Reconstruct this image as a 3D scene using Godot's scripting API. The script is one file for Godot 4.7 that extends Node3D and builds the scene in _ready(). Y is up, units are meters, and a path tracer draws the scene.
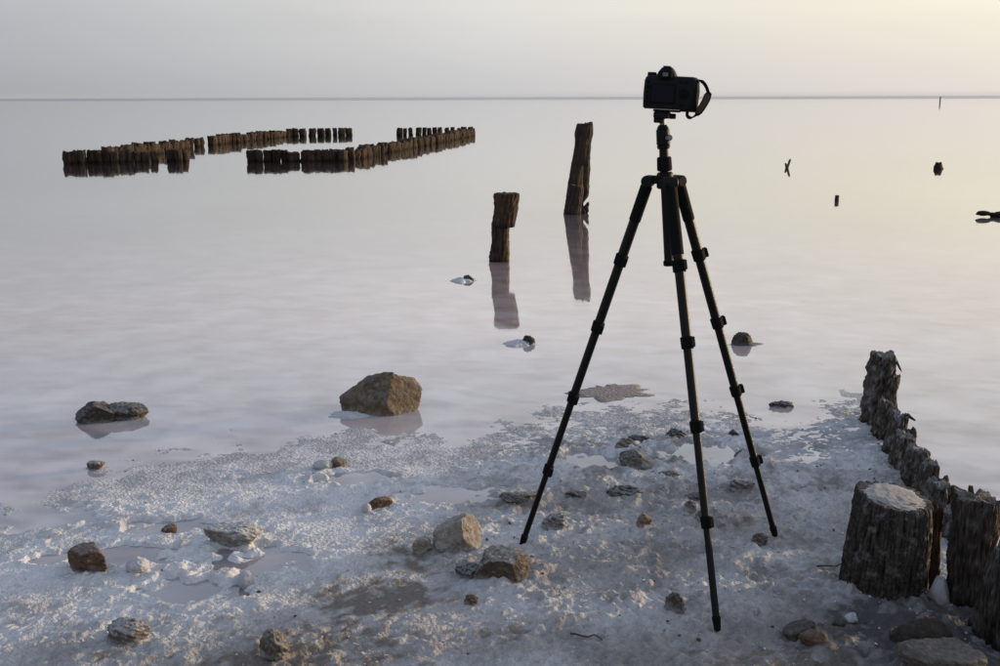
extends Node3D
# A camera on a tripod at the edge of a shallow salt lake, low sun from the right.

const EYE := 1.35
const SUN_AZIMUTH := 68.0     # degrees to the right of the view
const SUN_HEIGHT := 6.0

class Geo:
	var v := PackedVector3Array()
	var n := PackedVector3Array()
	var c := PackedColorArray()
	var i := PackedInt32Array()

var n_big := FastNoiseLite.new()
var n_mid := FastNoiseLite.new()
var n_fine := FastNoiseLite.new()
var n_tone := FastNoiseLite.new()
var n_rock := FastNoiseLite.new()
var n_wood := FastNoiseLite.new()
var n_crust := FastNoiseLite.new()
var mound_cells := {}
var taken := {}
var M := {}
var rng := RandomNumberGenerator.new()
var rock_shades := {}

# far edge of the exposed salt crust, from left to right (x, z) in metres
var shore_edge: Array[Vector2] = [Vector2(-6, -2.2), Vector2(-3.2, -2.7), Vector2(-1.98, -3.01), Vector2(-1.8, -3.12), Vector2(-1.6, -3.23), Vector2(-1.5, -3.47), Vector2(-1.33, -3.67), Vector2(-1.1, -3.73), Vector2(-0.9, -3.85), Vector2(-0.77, -3.93), Vector2(-0.62, -3.96), Vector2(-0.38, -3.88), Vector2(-0.19, -3.79), Vector2(0, -4), Vector2(0.16, -4.17), Vector2(0.41, -4.27), Vector2(0.58, -4.3), Vector2(0.84, -4.34), Vector2(0.99, -4.27), Vector2(1.04, -4.03), Vector2(1.13, -3.87), Vector2(1.3, -3.98), Vector2(1.43, -4.2), Vector2(1.55, -4.43), Vector2(1.76, -4.55), Vector2(6, -4.6)]
# shallow pools in the crust: x, z, half width, half depth, how far down
var pools := [[-1.06, -3.25, 0.13, 0.07, 0.02], [-0.18, -3.53, 0.2, 0.09, 0.018], [-0.75, -2.98, 0.2, 0.09, 0.018], [0.34, -3.88, 0.13, 0.1, 0.026], [0.79, -3.97, 0.2, 0.13, 0.026], [-0.86, -2.79, 0.14, 0.07, 0.016], [-1.5, -3.33, 0.2, 0.1, 0.02], [-1.15, -3.02, 0.22, 0.08, 0.02], [-0.52, -3.7, 0.16, 0.07, 0.016]]
# salt heaped against the foot of stones and stumps: x, z, reach
var mounds := [[-1.51, -3.82, 0.043], [-1.2, -2.93, 0.083], [-1.052, -2.9, 0.042], [-0.822, -3.1, 0.110], [-1.05, -3.2, 0.031], [-0.719, -2.82, 0.031], [-0.406, -3.41, 0.056], [-0.445, -3.37, 0.022], [-0.132, -3.07, 0.093], [-0.24, -3.04, 0.037], [0.006, -2.86, 0.096], [-0.092, -2.86, 0.048], [-0.938, -2.49, 0.068], [-0.551, -2.4, 0.050], [-0.603, -3.82, 0.037], [-0.66, -3.8, 0.046], [0.498, -3.79, 0.077], [0.427, -3.5, 0.081], [0.483, -3.98, 0.053], [0.834, -3.53, 0.062], [0.453, -3.2, 0.032], [0.463, -2.63, 0.036], [0.062, -3.43, 0.087], [0.792, -3.08, 0.036], [0.607, -3.69, 0.053], [0.93, -3.93, 0.043], [0.66, -3.46, 0.053], [0.62, -3.32, 0.028], [0.645, -3.24, 0.031], [0.26, -3.5, 0.046], [0.17, -3.2, 0.050], [-0.08, -2.7, 0.025], [0.757, -2.5, 0.055], [0.775, -2.45, 0.045], [1.05, -2.47, 0.096], [1.035, -2.36, 0.124], [0.915, -2.58, 0.025], [0.875, -2.56, 0.022], [1.068, -2.79, 0.13], [1.26, -2.7, 0.1], [0.066, -3.092, 0.05], [0.549, -2.504, 0.05], [0.853, -3.132, 0.05]]
# bare grey-brown mud showing through the salt, with painted shade at lower right: x, z, half width, half depth, share
var mud_shade_spots := [[-0.32, -2.72, 0.24, 0.2, 0.66], [-0.44, -2.48, 0.32, 0.2, 0.72], [-0.25, -3.02, 0.14, 0.2, 0.7], [-0.56, -2.36, 0.3, 0.15, 0.85], [0.98, -2.5, 0.32, 0.2, 0.9], [1.25, -2.6, 0.25, 0.25, 0.95], [0.06, -3.4, 0.16, 0.05, 0.7], [0.3, -2.95, 0.34, 0.17, 0.3], [-0.05, -2.5, 0.25, 0.14, 0.45], [0.75, -3.25, 0.25, 0.14, 0.35], [1.2, -3.1, 0.2, 0.3, 0.3], [-0.02, -2.92, 0.22, 0.12, 0.6], [1.0, -2.25, 0.6, 0.3, 1.0], [1.15, -2.95, 0.12, 0.3, 0.6], [0.45, -2.4, 0.3, 0.15, 0.4], [-1.0, -2.42, 0.25, 0.12, 0.4], [0.2, -3.5, 0.3, 0.12, 0.3]]


func _ready() -> void:
	# ---------------------------------------------------------------- camera, sky, sun, exposure
	var cam := Camera3D.new()
	cam.name = "view"
	cam.position = Vector3(0, EYE, 0)
	cam.rotation_degrees = Vector3(-12.36, 0, -0.166)
	cam.fov = 34.38
	cam.near = 0.05
	cam.far = 12000.0
	add_child(cam)
	var sun_to := Vector3(sin(deg_to_rad(SUN_AZIMUTH)) * cos(deg_to_rad(SUN_HEIGHT)), sin(deg_to_rad(SUN_HEIGHT)), -cos(deg_to_rad(SUN_AZIMUTH)) * cos(deg_to_rad(SUN_HEIGHT)))
	var env := Environment.new()
	env.background_mode = Environment.BG_SKY
	env.sky = Sky.new()
	var sm := PanoramaSkyMaterial.new()
	sm.panorama = evening_sky(sun_to)
	env.sky.sky_material = sm
	env.tonemap_mode = Environment.TONE_MAPPER_LINEAR
	env.tonemap_exposure = 1.0
	env.sdfgi_enabled = true
	env.ssao_enabled = true
	env.ssil_enabled = true
	var we := WorldEnvironment.new()
	we.name = "sky"
	we.environment = env
	add_child(we)
	var sun := DirectionalLight3D.new()
	sun.name = "sun"
	sun.light_color = Color(1.0, 0.87, 0.70)
	sun.light_energy = 1.3
	sun.light_angular_distance = 2.5
	sun.shadow_enabled = true
	add_child(sun)
	sun.look_at_from_position(sun_to * 50.0, Vector3.ZERO)

	set_noises()
	set_materials()
	build_setting()
	build_palisades()
	build_posts()
	build_stumps()
	build_rocks()
	build_tripod()
	build_crumbs()


func evening_sky(sun_to: Vector3) -> ImageTexture:
	var w := 1024
	var h := 512
	var px := PackedFloat32Array()
	px.resize(w * h * 3)
	var cloud := FastNoiseLite.new()
	cloud.seed = 5
	cloud.frequency = 0.7
	cloud.fractal_octaves = 4
	# colours by height in degrees: far from the sun, half way, towards the sun
	var steps := [0.0, 5.0, 10.0, 22.0, 60.0, 91.0]
	var stops := [
		[Vector3(0.385, 0.395, 0.42), Vector3(0.58, 0.575, 0.585), Vector3(0.77, 0.705, 0.66)],
		[Vector3(0.50, 0.52, 0.55), Vector3(0.77, 0.755, 0.725), Vector3(0.925, 0.865, 0.705)],
		[Vector3(0.59, 0.615, 0.655), Vector3(0.91, 0.90, 0.895), Vector3(1.04, 0.99, 0.91)],
		[Vector3(0.49, 0.55, 0.67), Vector3(0.66, 0.70, 0.78), Vector3(0.80, 0.81, 0.83)],
		[Vector3(0.31, 0.40, 0.58), Vector3(0.34, 0.43, 0.60), Vector3(0.38, 0.46, 0.61)],
		[Vector3(0.28, 0.37, 0.56), Vector3(0.28, 0.37, 0.56), Vector3(0.28, 0.37, 0.56)]]
	var k := 0
	for j in h:
		var el := PI * 0.5 - (j + 0.5) / h * PI
		var deg := maxf(rad_to_deg(el), 0.0)
		var at := 0
		while deg > steps[at + 1]: at += 1
		var f: float = smoothstep(0.0, 1.0, (deg - steps[at]) / (steps[at + 1] - steps[at])) * 0.5 + 0.5 * (deg - steps[at]) / (steps[at + 1] - steps[at])
		var low: Vector3 = (stops[at][0] as Vector3).lerp(stops[at + 1][0], f)
		var mid: Vector3 = (stops[at][1] as Vector3).lerp(stops[at + 1][1], f)
		var high: Vector3 = (stops[at][2] as Vector3).lerp(stops[at + 1][2], f)
		for i in w:
			var az := (i + 0.5) / w * TAU
			var d := Vector3(sin(az) * cos(el), sin(el), -cos(az) * cos(el))
			var g := acos(clampf(d.dot(sun_to), -1.0, 1.0))
			var wm := smoothstep(2.15, 0.3, g)
			var c := low * (0.88 + 0.12 * minf(wm / 0.2, 1.0)) if wm < 0.2 else low.lerp(mid, (wm - 0.2) / 0.32) if wm < 0.52 else mid.lerp(high, minf((wm - 0.52) / 0.33, 1.3))
			var veil := 1.0 + cloud.get_noise_3d(d.x * 2.0, d.y * 18.0, d.z * 2.0) * 0.11 * smoothstep(0.3, 5.0, deg)
			var glow := 1.4 * exp(-pow(g / 0.2, 2.0)) + 0.35 * exp(-pow(g / 0.5, 2.0))
			px[k] = c.x * veil + glow
			px[k + 1] = c.y * veil + glow * 0.8
			px[k + 2] = c.z * veil + glow * 0.5
			k += 3
	return ImageTexture.create_from_image(Image.create_from_data(w, h, false, Image.FORMAT_RGBF, px.to_byte_array()))


# -------------------------------------------------------------------- helpers: noise and materials
func set_noises() -> void:
	for a in [[n_big, 11, 2.6, 3], [n_mid, 12, 9.0, 3], [n_fine, 13, 34.0, 3], [n_tone, 14, 3.2, 4], [n_rock, 15, 1.6, 4], [n_wood, 16, 1.0, 3], [n_crust, 17, 18.0, 2]]:
		var f: FastNoiseLite = a[0]
		f.noise_type = FastNoiseLite.TYPE_SIMPLEX_SMOOTH
		f.seed = a[1]
		f.frequency = a[2]
		f.fractal_octaves = a[3]
	rng.seed = 77
	for m in mounds:
		var far: float = m[2] * 2.3
		for i in range(floori((m[0] - far) * 5.0), floori((m[0] + far) * 5.0) + 1):
			for j in range(floori((m[1] - far) * 5.0), floori((m[1] + far) * 5.0) + 1):
				mound_cells.get_or_add(Vector2i(i, j), []).append(Vector3(m[0], m[1], m[2]))


func noise_map(size: int, freq: float, octaves: int, sd: int, dark: Color, light: Color, as_normal := false, strength := 4.0, kind := FastNoiseLite.TYPE_SIMPLEX_SMOOTH, ridged := false) -> NoiseTexture2D:
	var f := FastNoiseLite.new()
	f.noise_type = kind
	f.seed = sd
	f.frequency = freq
	f.fractal_octaves = octaves
	if ridged:
		f.fractal_type = FastNoiseLite.FRACTAL_RIDGED
	var t := NoiseTexture2D.new()
	t.width = size
	t.height = size
	t.seamless = true
	t.noise = f
	if as_normal:
		t.as_normal_map = true
		t.bump_strength = strength
	else:
		var r := Gradient.new()
		r.set_color(0, dark)
		r.set_color(1, light)
		t.color_ramp = r
	return t


func surface(rough: float, spec := 0.5) -> StandardMaterial3D:
	var m := StandardMaterial3D.new()
	m.roughness = rough
	m.metallic_specular = spec
	return m


func textured(scale: Vector3, albedo: Texture2D, height: Texture2D, relief: float, rough: float, in_world := false, spec := 0.4) -> StandardMaterial3D:
	var m := surface(rough, spec)
	m.vertex_color_use_as_albedo = true
	m.albedo_texture = albedo
	m.uv1_triplanar = true
	m.uv1_world_triplanar = in_world
	m.uv1_scale = scale
	if height:
		m.heightmap_enabled = true
		m.heightmap_texture = height
		m.heightmap_scale = relief
	return m


func set_materials() -> void:
	var grey := func(v: float) -> Color: return Color(v, v, v)
	var grain := noise_map(1024, 0.012, 5, 21, grey.call(0.62), Color.WHITE)
	var grain_h := noise_map(1024, 0.014, 6, 22, Color.BLACK, Color.WHITE)
	var salt_a := noise_map(1024, 0.05, 5, 23, grey.call(0.84), Color.WHITE)
	var salt_h := noise_map(1024, 0.035, 5, 24, Color.BLACK, Color.WHITE)
	var fibre := noise_map(1024, 0.02, 6, 25, grey.call(0.45), Color.WHITE)
	M.salt = textured(Vector3(1.7, 1.7, 1.7), salt_a, salt_h, 0.65, 0.92, true, 0.2)
	M.lump = textured(Vector3(9, 9, 9), salt_a, salt_h, 0.25, 0.7)
	M.rock = textured(Vector3(4.3, 4.3, 4.3), grain, grain_h, 0.6, 0.8)
	M.wood = textured(Vector3(9.0, 0.5, 9.0), fibre, grain_h, 0.9, 0.85, false, 0.3)
	M.stump = textured(Vector3(9.0, 3.6, 9.0), fibre, grain_h, 1.0, 0.9, false, 0.25)
	M.far_wood = textured(Vector3(3.0, 0.3, 3.0), grain, grain_h, 1.2, 0.85, false, 0.3)
	# brine a few centimetres deep over a salt bed: smooth, with dull streaks of skin ice-like crust
	var w := surface(1.0, 0.5)
	w.clearcoat_enabled = true
	w.clearcoat = 0.65
	w.clearcoat_roughness = 0.02
	w.albedo_texture = noise_map(1024, 0.012, 6, 31, Color(0.655, 0.605, 0.605), Color(0.785, 0.77, 0.775))
	w.roughness_texture = noise_map(1024, 0.022, 6, 32, grey.call(0.0), grey.call(0.12))
	w.roughness_texture_channel = BaseMaterial3D.TEXTURE_CHANNEL_GRAYSCALE
	w.uv1_triplanar = true
	w.uv1_world_triplanar = true
	w.uv1_scale = Vector3(0.19, 0.19, 0.19)
	w.vertex_color_use_as_albedo = true
	M.water = w
	var far := surface(0.3, 0.42)
	far.albedo_color = Color(0.50, 0.52, 0.555)
	M.far_water = far
	M.black = surface(0.5, 0.25)
	M.black.albedo_color = Color(0.085, 0.083, 0.085)
	M.rubber = surface(0.8, 0.2)
	M.rubber.albedo_color = Color(0.075, 0.075, 0.075)
	M.tube = surface(0.45, 0.3)
	M.tube.albedo_color = Color(0.06, 0.058, 0.058)
	M.steel = surface(0.35)
	M.steel.albedo_color = Color(0.4, 0.4, 0.4)
	M.steel.metallic = 0.9
	M.screen = surface(0.2, 0.25)
	M.screen.albedo_color = Color(0.06, 0.06, 0.10)
	M.glass = surface(0.05)
	M.glass.albedo_color = Color(0.35, 0.38, 0.36)
	M.strap = surface(0.75, 0.3)
	M.strap.albedo_color = Color(0.3, 0.25, 0.2)


# -------------------------------------------------------------------- helpers: naming
func numbered(called: String) -> String:
	var k: int = taken.get(called, 0)
	taken[called] = k + 1
	return called if k == 0 else "%s_%03d" % [called, k]


func tag(o: Node3D, label: String, category := "", group := "", kind := "") -> Node3D:
	if label: o.set_meta("label", label)
	if category: o.set_meta("category", category)
	if group: o.set_meta("group", group)
	if kind: o.set_meta("kind", kind)
	return o


func base(called: String, at: Vector3, label: String, category: String, group := "") -> Node3D:
	var o := Node3D.new()
	o.name = numbered(called)
	o.position = at
	add_child(o)
	return tag(o, label, category, group)


func put(mesh: Mesh, called: String, mat: Material, parent: Node = self, at := Vector3.ZERO) -> MeshInstance3D:
	var o := MeshInstance3D.new()
	o.name = numbered(called) if parent == self else called
	o.mesh = mesh
	o.material_override = mat
	o.position = at
	parent.add_child(o, true)
	return o


# -------------------------------------------------------------------- helpers: meshes
func poly(g: Geo, pts: Array, away_from: Vector3) -> void:
	var n: Vector3 = (pts[1] - pts[0]).cross(pts[2] - pts[0]).normalized()
	var mid := Vector3.ZERO
	for p: Vector3 in pts: mid += p
	mid /= pts.size()
	var flip := n.dot(mid - away_from) > 0.0
	if not flip: n = -n
	var at := g.v.size()
	for p: Vector3 in pts:
		g.v.append(p)
		g.n.append(n)
	for k in range(1, pts.size() - 1):
		if flip: g.i.append_array(PackedInt32Array([at, at + k + 1, at + k]))
		else: g.i.append_array(PackedInt32Array([at, at + k, at + k + 1]))


func rbox(g: Geo, xf: Transform3D, size: Vector3, bevel: float) -> void:
	var half := size * 0.5
	var P := func(c: Vector3, k: int) -> Vector3:
		var q := Vector3.ZERO
		for a in 3: q[a] = c[a] * (half[a] - (0.0 if a == k else bevel))
		return xf * q
	var o := xf.origin
	for k in 3:
		var l := (k + 1) % 3
		var m := (k + 2) % 3
		for s: float in [-1.0, 1.0]:
			var q := []
			for uv: Vector2 in [Vector2(-1, -1), Vector2(1, -1), Vector2(1, 1), Vector2(-1, 1)]:
				var c := Vector3.ZERO
				c[k] = s; c[l] = uv.x; c[m] = uv.y
				q.append(P.call(c, k))
			poly(g, q, o)
			for s2: float in [-1.0, 1.0]:
				var c1 := Vector3.ZERO
				c1[k] = s; c1[l] = s2; c1[m] = -1.0
				var c2 := c1
				c2[m] = 1.0
				poly(g, [P.call(c1, k), P.call(c2, k), P.call(c2, l), P.call(c1, l)], o)
	for sx: float in [-1.0, 1.0]:
		for sy: float in [-1.0, 1.0]:
			for sz: float in [-1.0, 1.0]:
				var c := Vector3(sx, sy, sz)
				poly(g, [P.call(c, 0), P.call(c, 1), P.call(c, 2)], o)


func rod(g: Geo, a: Vector3, b: Vector3, ra: float, rb: float, segs := 20, bevel := 0.0015) -> void:
	# a round bar with bevelled, closed ends
	var d := (b - a).normalized()
	var u := d.cross(Vector3(0.31, 0.2, 0.93)).normalized()
	var w := d.cross(u)
	var len := a.distance_to(b)
	var prof := [[0.0, 0.0], [0.0, ra - bevel], [bevel, ra], [len - bevel, rb], [len, rb - bevel], [len, 0.0]]
	for k in prof.size() - 1:
		var y0: float = prof[k][0]
		var r0: float = prof[k][1]
		var y1: float = prof[k + 1][0]
		var r1: float = prof[k + 1][1]
		var at := g.v.size()
		var nn := Vector2(y1 - y0, -(r1 - r0)).normalized()
		for s in segs + 1:
			var t := TAU * s / segs
			var rad := u * cos(t) + w * sin(t)
			var nor := (rad * nn.x + d * nn.y).normalized()
			g.v.append(a + d * y0 + rad * r0)
			g.v.append(a + d * y1 + rad * r1)
			g.n.append(nor)
			g.n.append(nor)
		for s in segs:
			var e := at + s * 2
			g.i.append_array(PackedInt32Array([e, e + 1, e + 2, e + 2, e + 1, e + 3]))


func done(g: Geo) -> ArrayMesh:
	var a := []
	a.resize(Mesh.ARRAY_MAX)
	a[Mesh.ARRAY_VERTEX] = g.v
	a[Mesh.ARRAY_NORMAL] = g.n
	if g.c.size(): a[Mesh.ARRAY_COLOR] = g.c
	a[Mesh.ARRAY_INDEX] = g.i
	var m := ArrayMesh.new()
	m.add_surface_from_arrays(Mesh.PRIMITIVE_TRIANGLES, a)
	return m


func smooth_mesh(v: PackedVector3Array, c: PackedColorArray, idx: PackedInt32Array) -> ArrayMesh:
	# normals from the faces round each vertex; faces are turned outward first
	var n := face_normals(v, idx)
	var mid := Vector3.ZERO
	for p in v: mid += p
	mid /= v.size()
	var s := 0.0
	for k in range(0, v.size(), 7): s += n[k].dot(v[k] - mid)
	if s < 0.0:
		for k in range(0, idx.size(), 3):
			var t := idx[k + 1]
			idx[k + 1] = idx[k + 2]
			idx[k + 2] = t
		for k in n.size(): n[k] = -n[k]
	var g := Geo.new()
	g.v = v; g.n = n; g.c = c; g.i = idx
	return done(g)


func face_normals(v: PackedVector3Array, idx: PackedInt32Array) -> PackedVector3Array:
	var n := PackedVector3Array()
	n.resize(v.size())
	for k in range(0, idx.size(), 3):
		var a := idx[k]
		var b := idx[k + 1]
		var d := idx[k + 2]
		var f := (v[d] - v[a]).cross(v[b] - v[a])
		n[a] += f
		n[b] += f
		n[d] += f
	for k in n.size(): n[k] = n[k].normalized()
	return n


func blob_index(rows: int, cols: int) -> PackedInt32Array:
	# faces of a closed surface of rows of cols vertices between a first and a last single vertex
	var idx := PackedInt32Array()
	for j in cols:
		idx.append_array(PackedInt32Array([0, 1 + j, 1 + (j + 1) % cols]))
	for i in rows - 1:
		for j in cols:
			var a := 1 + i * cols + j
			var b := 1 + i * cols + (j + 1) % cols
			idx.append_array(PackedInt32Array([a, a + cols, b, b, a + cols, b + cols]))
	var last := 1 + rows * cols
	for j in cols:
		idx.append_array(PackedInt32Array([last, 1 + (rows - 1) * cols + (j + 1) % cols, 1 + (rows - 1) * cols + j]))
	return idx


func hull_planes(pts: Array, reach: float) -> Array:
	# the outer planes round some corner points, as shares of a reach
	var out := []
	for a in pts.size():
		for b in range(a + 1, pts.size()):
			for d in range(b + 1, pts.size()):
				var n := ((pts[b] - pts[a]) as Vector3).cross(pts[d] - pts[a])
				if n.length() < 1e-7: continue
				n = n.normalized()
				if n.dot(pts[a]) < 0.0: n = -n
				var far: float = n.dot(pts[a])
				var outer := true
				for p: Vector3 in pts:
					if n.dot(p) > far + 1e-5: outer = false
				if outer: out.append([n, far / reach])
	return out


func rock_mesh(size: Vector3, sd: int, cuts: Array, more: int, rough: float, tones: Array, salt: float, rows := 30, sink := 0.25) -> ArrayMesh:
	# a stone: a ball cut flat by planes, roughened, then fitted to its size; «sink» is the share of its height under the ground
	var r := RandomNumberGenerator.new()
	r.seed = sd
	var planes := cuts.duplicate()
	for k in more:
		var d := Vector3(r.randf_range(-1, 1), r.randf_range(-0.5, 1), r.randf_range(-1, 1)).normalized()
		planes.append([d, r.randf_range(0.55, 0.85)])
	for pl in planes: pl[0] = (pl[0] as Vector3).normalized()
	var cols := rows * 2
	var v := PackedVector3Array()
	var off := Vector3(sd * 3.7, sd * 1.3, sd * 2.1)
	for i in range(-1, rows + 1):
		for j in (1 if i < 0 or i == rows else cols):
			var th := PI * (i + 1.0) / (rows + 1.0)
			var ph := TAU * j / cols
			var p := Vector3(sin(th) * cos(ph), cos(th), sin(th) * sin(ph))
			p *= 1.0 + 0.16 * n_rock.get_noise_3dv(p * 0.5 + off)
			var reach := p.length()
			var e := p / reach
			for pl in planes:
				var lean: float = e.dot(pl[0])
				if lean > 0.01: reach = minf(reach, pl[1] / lean)
			p = e * reach
			p += p.normalized() * rough * (n_rock.get_noise_3dv(p * 1.6 + off) + 0.6 * n_rock.get_noise_3dv(p * 4.5 - off))
			v.append(p)
	var lo := v[0]
	var hi := v[0]
	for p in v:
		lo = lo.min(p)
		hi = hi.max(p)
	var c := PackedColorArray()
	for k in v.size():
		var q := (v[k] - lo) / (hi - lo)
		v[k] = Vector3((q.x - 0.5) * size.x, (q.y - sink) * size.y / (1.0 - sink), (q.z - 0.5) * size.z)
	var idx := blob_index(rows, cols)
	var nn2 := face_normals(v, idx)
	var s := 0.0
	for k in v.size(): s += nn2[k].dot(v[k])
	var sg := 1.0 if s > 0.0 else -1.0
	var f := 1.0 / maxf(size.x, 0.05)
	for k in v.size():
		var t := 0.5 + 0.5 * n_rock.get_noise_3dv(v[k] * f * 2.2 + off) + 0.35 * n_rock.get_noise_3dv(v[k] * f * 7.0 + off)
		var col: Color = (tones[0] as Color).lerp(tones[1], clampf(t, 0.0, 1.0))
		var up := nn2[k].y * sg
		var dust := smoothstep(0.35, 0.95, up + 0.9 * n_rock.get_noise_3dv(v[k] * f * 5.0 - off)) * salt
		var rim := smoothstep(minf(0.022, 0.28 * size.y), 0.0, v[k].y - minf(0.014, 0.2 * size.y) * n_crust.get_noise_3dv(v[k])) * minf(salt * 1.5, 0.6)
		c.append(col.lerp(Color(0.60, 0.61, 0.63), clampf(maxf(dust, rim), 0.0, 1.0)))
	return smooth_mesh(v, c, idx)


func post_mesh(p: Dictionary) -> ArrayMesh:
	# a weathered timber: grooved sides, uneven top, optional lean, hollow and notch
	var h: float = p.h
	var segs: int = p.get("segs", 48)
	var rows: int = p.get("rows", 30)
	var sd: float = p.get("seed", 1.0)
	var r0: float = p.r0
	var r1: float = p.get("r1", r0)
	var lean: Vector2 = p.get("lean", Vector2.ZERO)
	var groove: float = p.get("groove", 0.12)
	var lumps: float = p.get("lumps", 0.12)
	var jag: float = p.get("jag", 0.1)
	var slope: Vector2 = p.get("slope", Vector2.ZERO)
	var deep: float = p.get("deep", 1.0)       # depth over width
	var under: float = p.get("under", 0.06)
	var bow: float = p.get("bow", 0.0)
	var freq: float = p.get("freq", 3.2)
	var shape: Variant = p.get("shape")
	var dark: Color = p.get("dark", Color(0.035, 0.028, 0.024))
	var light: Color = p.get("light", Color(0.16, 0.12, 0.085))
	var top: Color = p.get("top", light)
	var salt: float = p.get("salt", 0.0)
	var wander: float = p.get("wander", 0.16)
	var spiky: float = p.get("spiky", 0.4)
	var foot: float = p.get("foot", 0.05)
	var off := Vector3(sd * 5.1, sd * 2.3, sd * 7.7)
	var v := PackedVector3Array()
	var c := PackedColorArray()
	var caps := 5
	var tops := PackedFloat32Array()
	var mean := 0.0
	for j in segs:
		var a := TAU * j / segs
		var e := Vector3(cos(a), 0, sin(a))
		var t := h * (1.0 - jag * clampf(0.5 + 0.9 * n_wood.get_noise_3dv(e * 0.9 + off) + spiky * n_wood.get_noise_3dv(e * 4.0 - off), 0.0, 1.6)) + slope.x * e.x * r1 + slope.y * e.z * r1 * deep
		tops.append(t)
		mean += t / segs
	v.append(Vector3(0, -under, 0))
	c.append(dark)
	for i in rows + caps:
		var on_cap := i >= rows
		var t := minf(float(i) / (rows - 1), 1.0)
		var shrink := 1.0 if not on_cap else 1.0 - (i - rows + 0.6) / (caps + 0.2)
		for j in segs:
			var a := TAU * j / segs
			var e := Vector3(cos(a), 0, sin(a))
			var y := lerpf(-under, tops[j], t)
			var k := clampf(y / h, 0.0, 1.2)
			var q := Vector3(e.x * freq, y * 1.5 / maxf(r0, 0.03) * wander, e.z * freq) + off
			var rid := 1.0 - 2.0 * absf(n_wood.get_noise_3dv(q))
			var lm := n_wood.get_noise_3dv(Vector3(e.x * 0.9, y / maxf(r0, 0.03) * 0.5, e.z * 0.9) - off)
			var r := lerpf(r0, r1, k) * (1.0 + groove * (rid - 0.5) + lumps * lm)
			if t > 0.94 and not on_cap: r *= 1.0 - 0.06 * (t - 0.94) / 0.06
			if shape != null: r *= (shape as Callable).call(a, k)
			var m := Vector2(lean.x * k, lean.y * k) + Vector2(bow * sin(k * PI), 0)
			if on_cap:
				r *= shrink
				y = lerpf(mean, y, pow(shrink, 0.7)) + h * jag * 0.35 * n_wood.get_noise_3d(e.x * shrink * 3.0 + sd, 0, e.z * shrink * 3.0) * (1.0 - shrink * 0.5)
			v.append(Vector3(m.x + e.x * r, y, m.y + e.z * r * deep))
			var tone := clampf(0.45 + 0.45 * rid * 0.6 + 0.8 * n_wood.get_noise_3dv(q * Vector3(1.7, 1, 1.7) + off), 0.0, 1.0)
			var col := dark.lerp(light, tone)
			if on_cap: col = top.lerp(dark, clampf(0.25 - 0.8 * n_wood.get_noise_3d(e.x * shrink * 5.0 + sd, 3, e.z * shrink * 5.0), 0.0, 0.7))
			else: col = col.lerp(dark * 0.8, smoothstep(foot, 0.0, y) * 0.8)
			var cr := salt * smoothstep(0.1, 0.5, n_wood.get_noise_3dv(Vector3(e.x * 2.0, y * 20.0, e.z * 2.0) + off * 2.0))
			if on_cap: cr = maxf(cr, salt * 0.5)
			v[v.size() - 1] += Vector3(0, 0, 0)
			c.append(col.lerp(Color(0.5, 0.5, 0.51), clampf(cr, 0.0, 1.0)))
	v.append(Vector3(lean.x, mean, lean.y))
	c.append(top)
	return smooth_mesh(v, c, blob_index(rows + caps, segs))


func sheet(radius: Vector2, sd: int, thick: float, col: Color, segs := 40, wild := 0.5) -> ArrayMesh:
	# a thin uneven patch lying on the ground
	var v := PackedVector3Array([Vector3(0, thick, 0)])
	var c := PackedColorArray([col])
	for i in 5:
		var k := (i + 1) / 4.0
		for j in segs:
			var a := TAU * j / segs
			var e := Vector2(cos(a), sin(a))
			var f := 1.0 + wild * (n_wood.get_noise_3d(e.x * 1.3 + sd, e.y * 1.3, 4.0) * 1.6 + 0.5 * n_wood.get_noise_3d(e.x * 3.0 + sd, e.y * 3.0, 9.0))
			var y := thick * (1.0 - k * k) + thick * 0.3 * n_wood.get_noise_3d(e.x * 9.0 * k + sd, e.y * 9.0 * k, 0) if i < 3 else (0.0008 if i == 3 else -0.02)
			k = minf(k, 1.0)
			v.append(Vector3(e.x * radius.x * f * k, y, e.y * radius.y * f * k))
			c.append(col.lerp(col * 0.82, clampf(0.5 + n_wood.get_noise_3d(e.x * k * 6.0, e.y * k * 6.0, sd), 0.0, 1.0)))
	v.append(Vector3(0, -0.02, 0))
	c.append(col)
	return smooth_mesh(v, c, blob_index(5, segs))


# -------------------------------------------------------------------- the setting
func edge_z(x: float) -> float:
	for k in shore_edge.size() - 1:
		if x <= shore_edge[k + 1].x:
			return lerpf(shore_edge[k].y, shore_edge[k + 1].y, clampf((x - shore_edge[k].x) / (shore_edge[k + 1].x - shore_edge[k].x), 0.0, 1.0))
	return shore_edge[-1].y


func edge_x(z: float) -> float:
	# the water's edge to the right of the row of old stakes
	if z < -2.75: return lerpf(1.365, 1.66, (-2.75 - z) / 1.61)
	return 1.365 + (z + 2.75) * 2.5


func dryness(x: float, z: float) -> float:
	return clampf(maxf(smoothstep(-0.5, 0.35, x), 0.7 * smoothstep(-2.9, -2.35, z)), 0.15, 1.0)


func inside(x: float, z: float) -> float:
	return minf(z - edge_z(x), (edge_x(z) - x) * 1.3) + (0.12 + 0.14 * smoothstep(0.3, -0.6, x)) * n_big.get_noise_2d(x, z * 1.6) + 0.07 * n_mid.get_noise_2d(x + 9.0, z)


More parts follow.
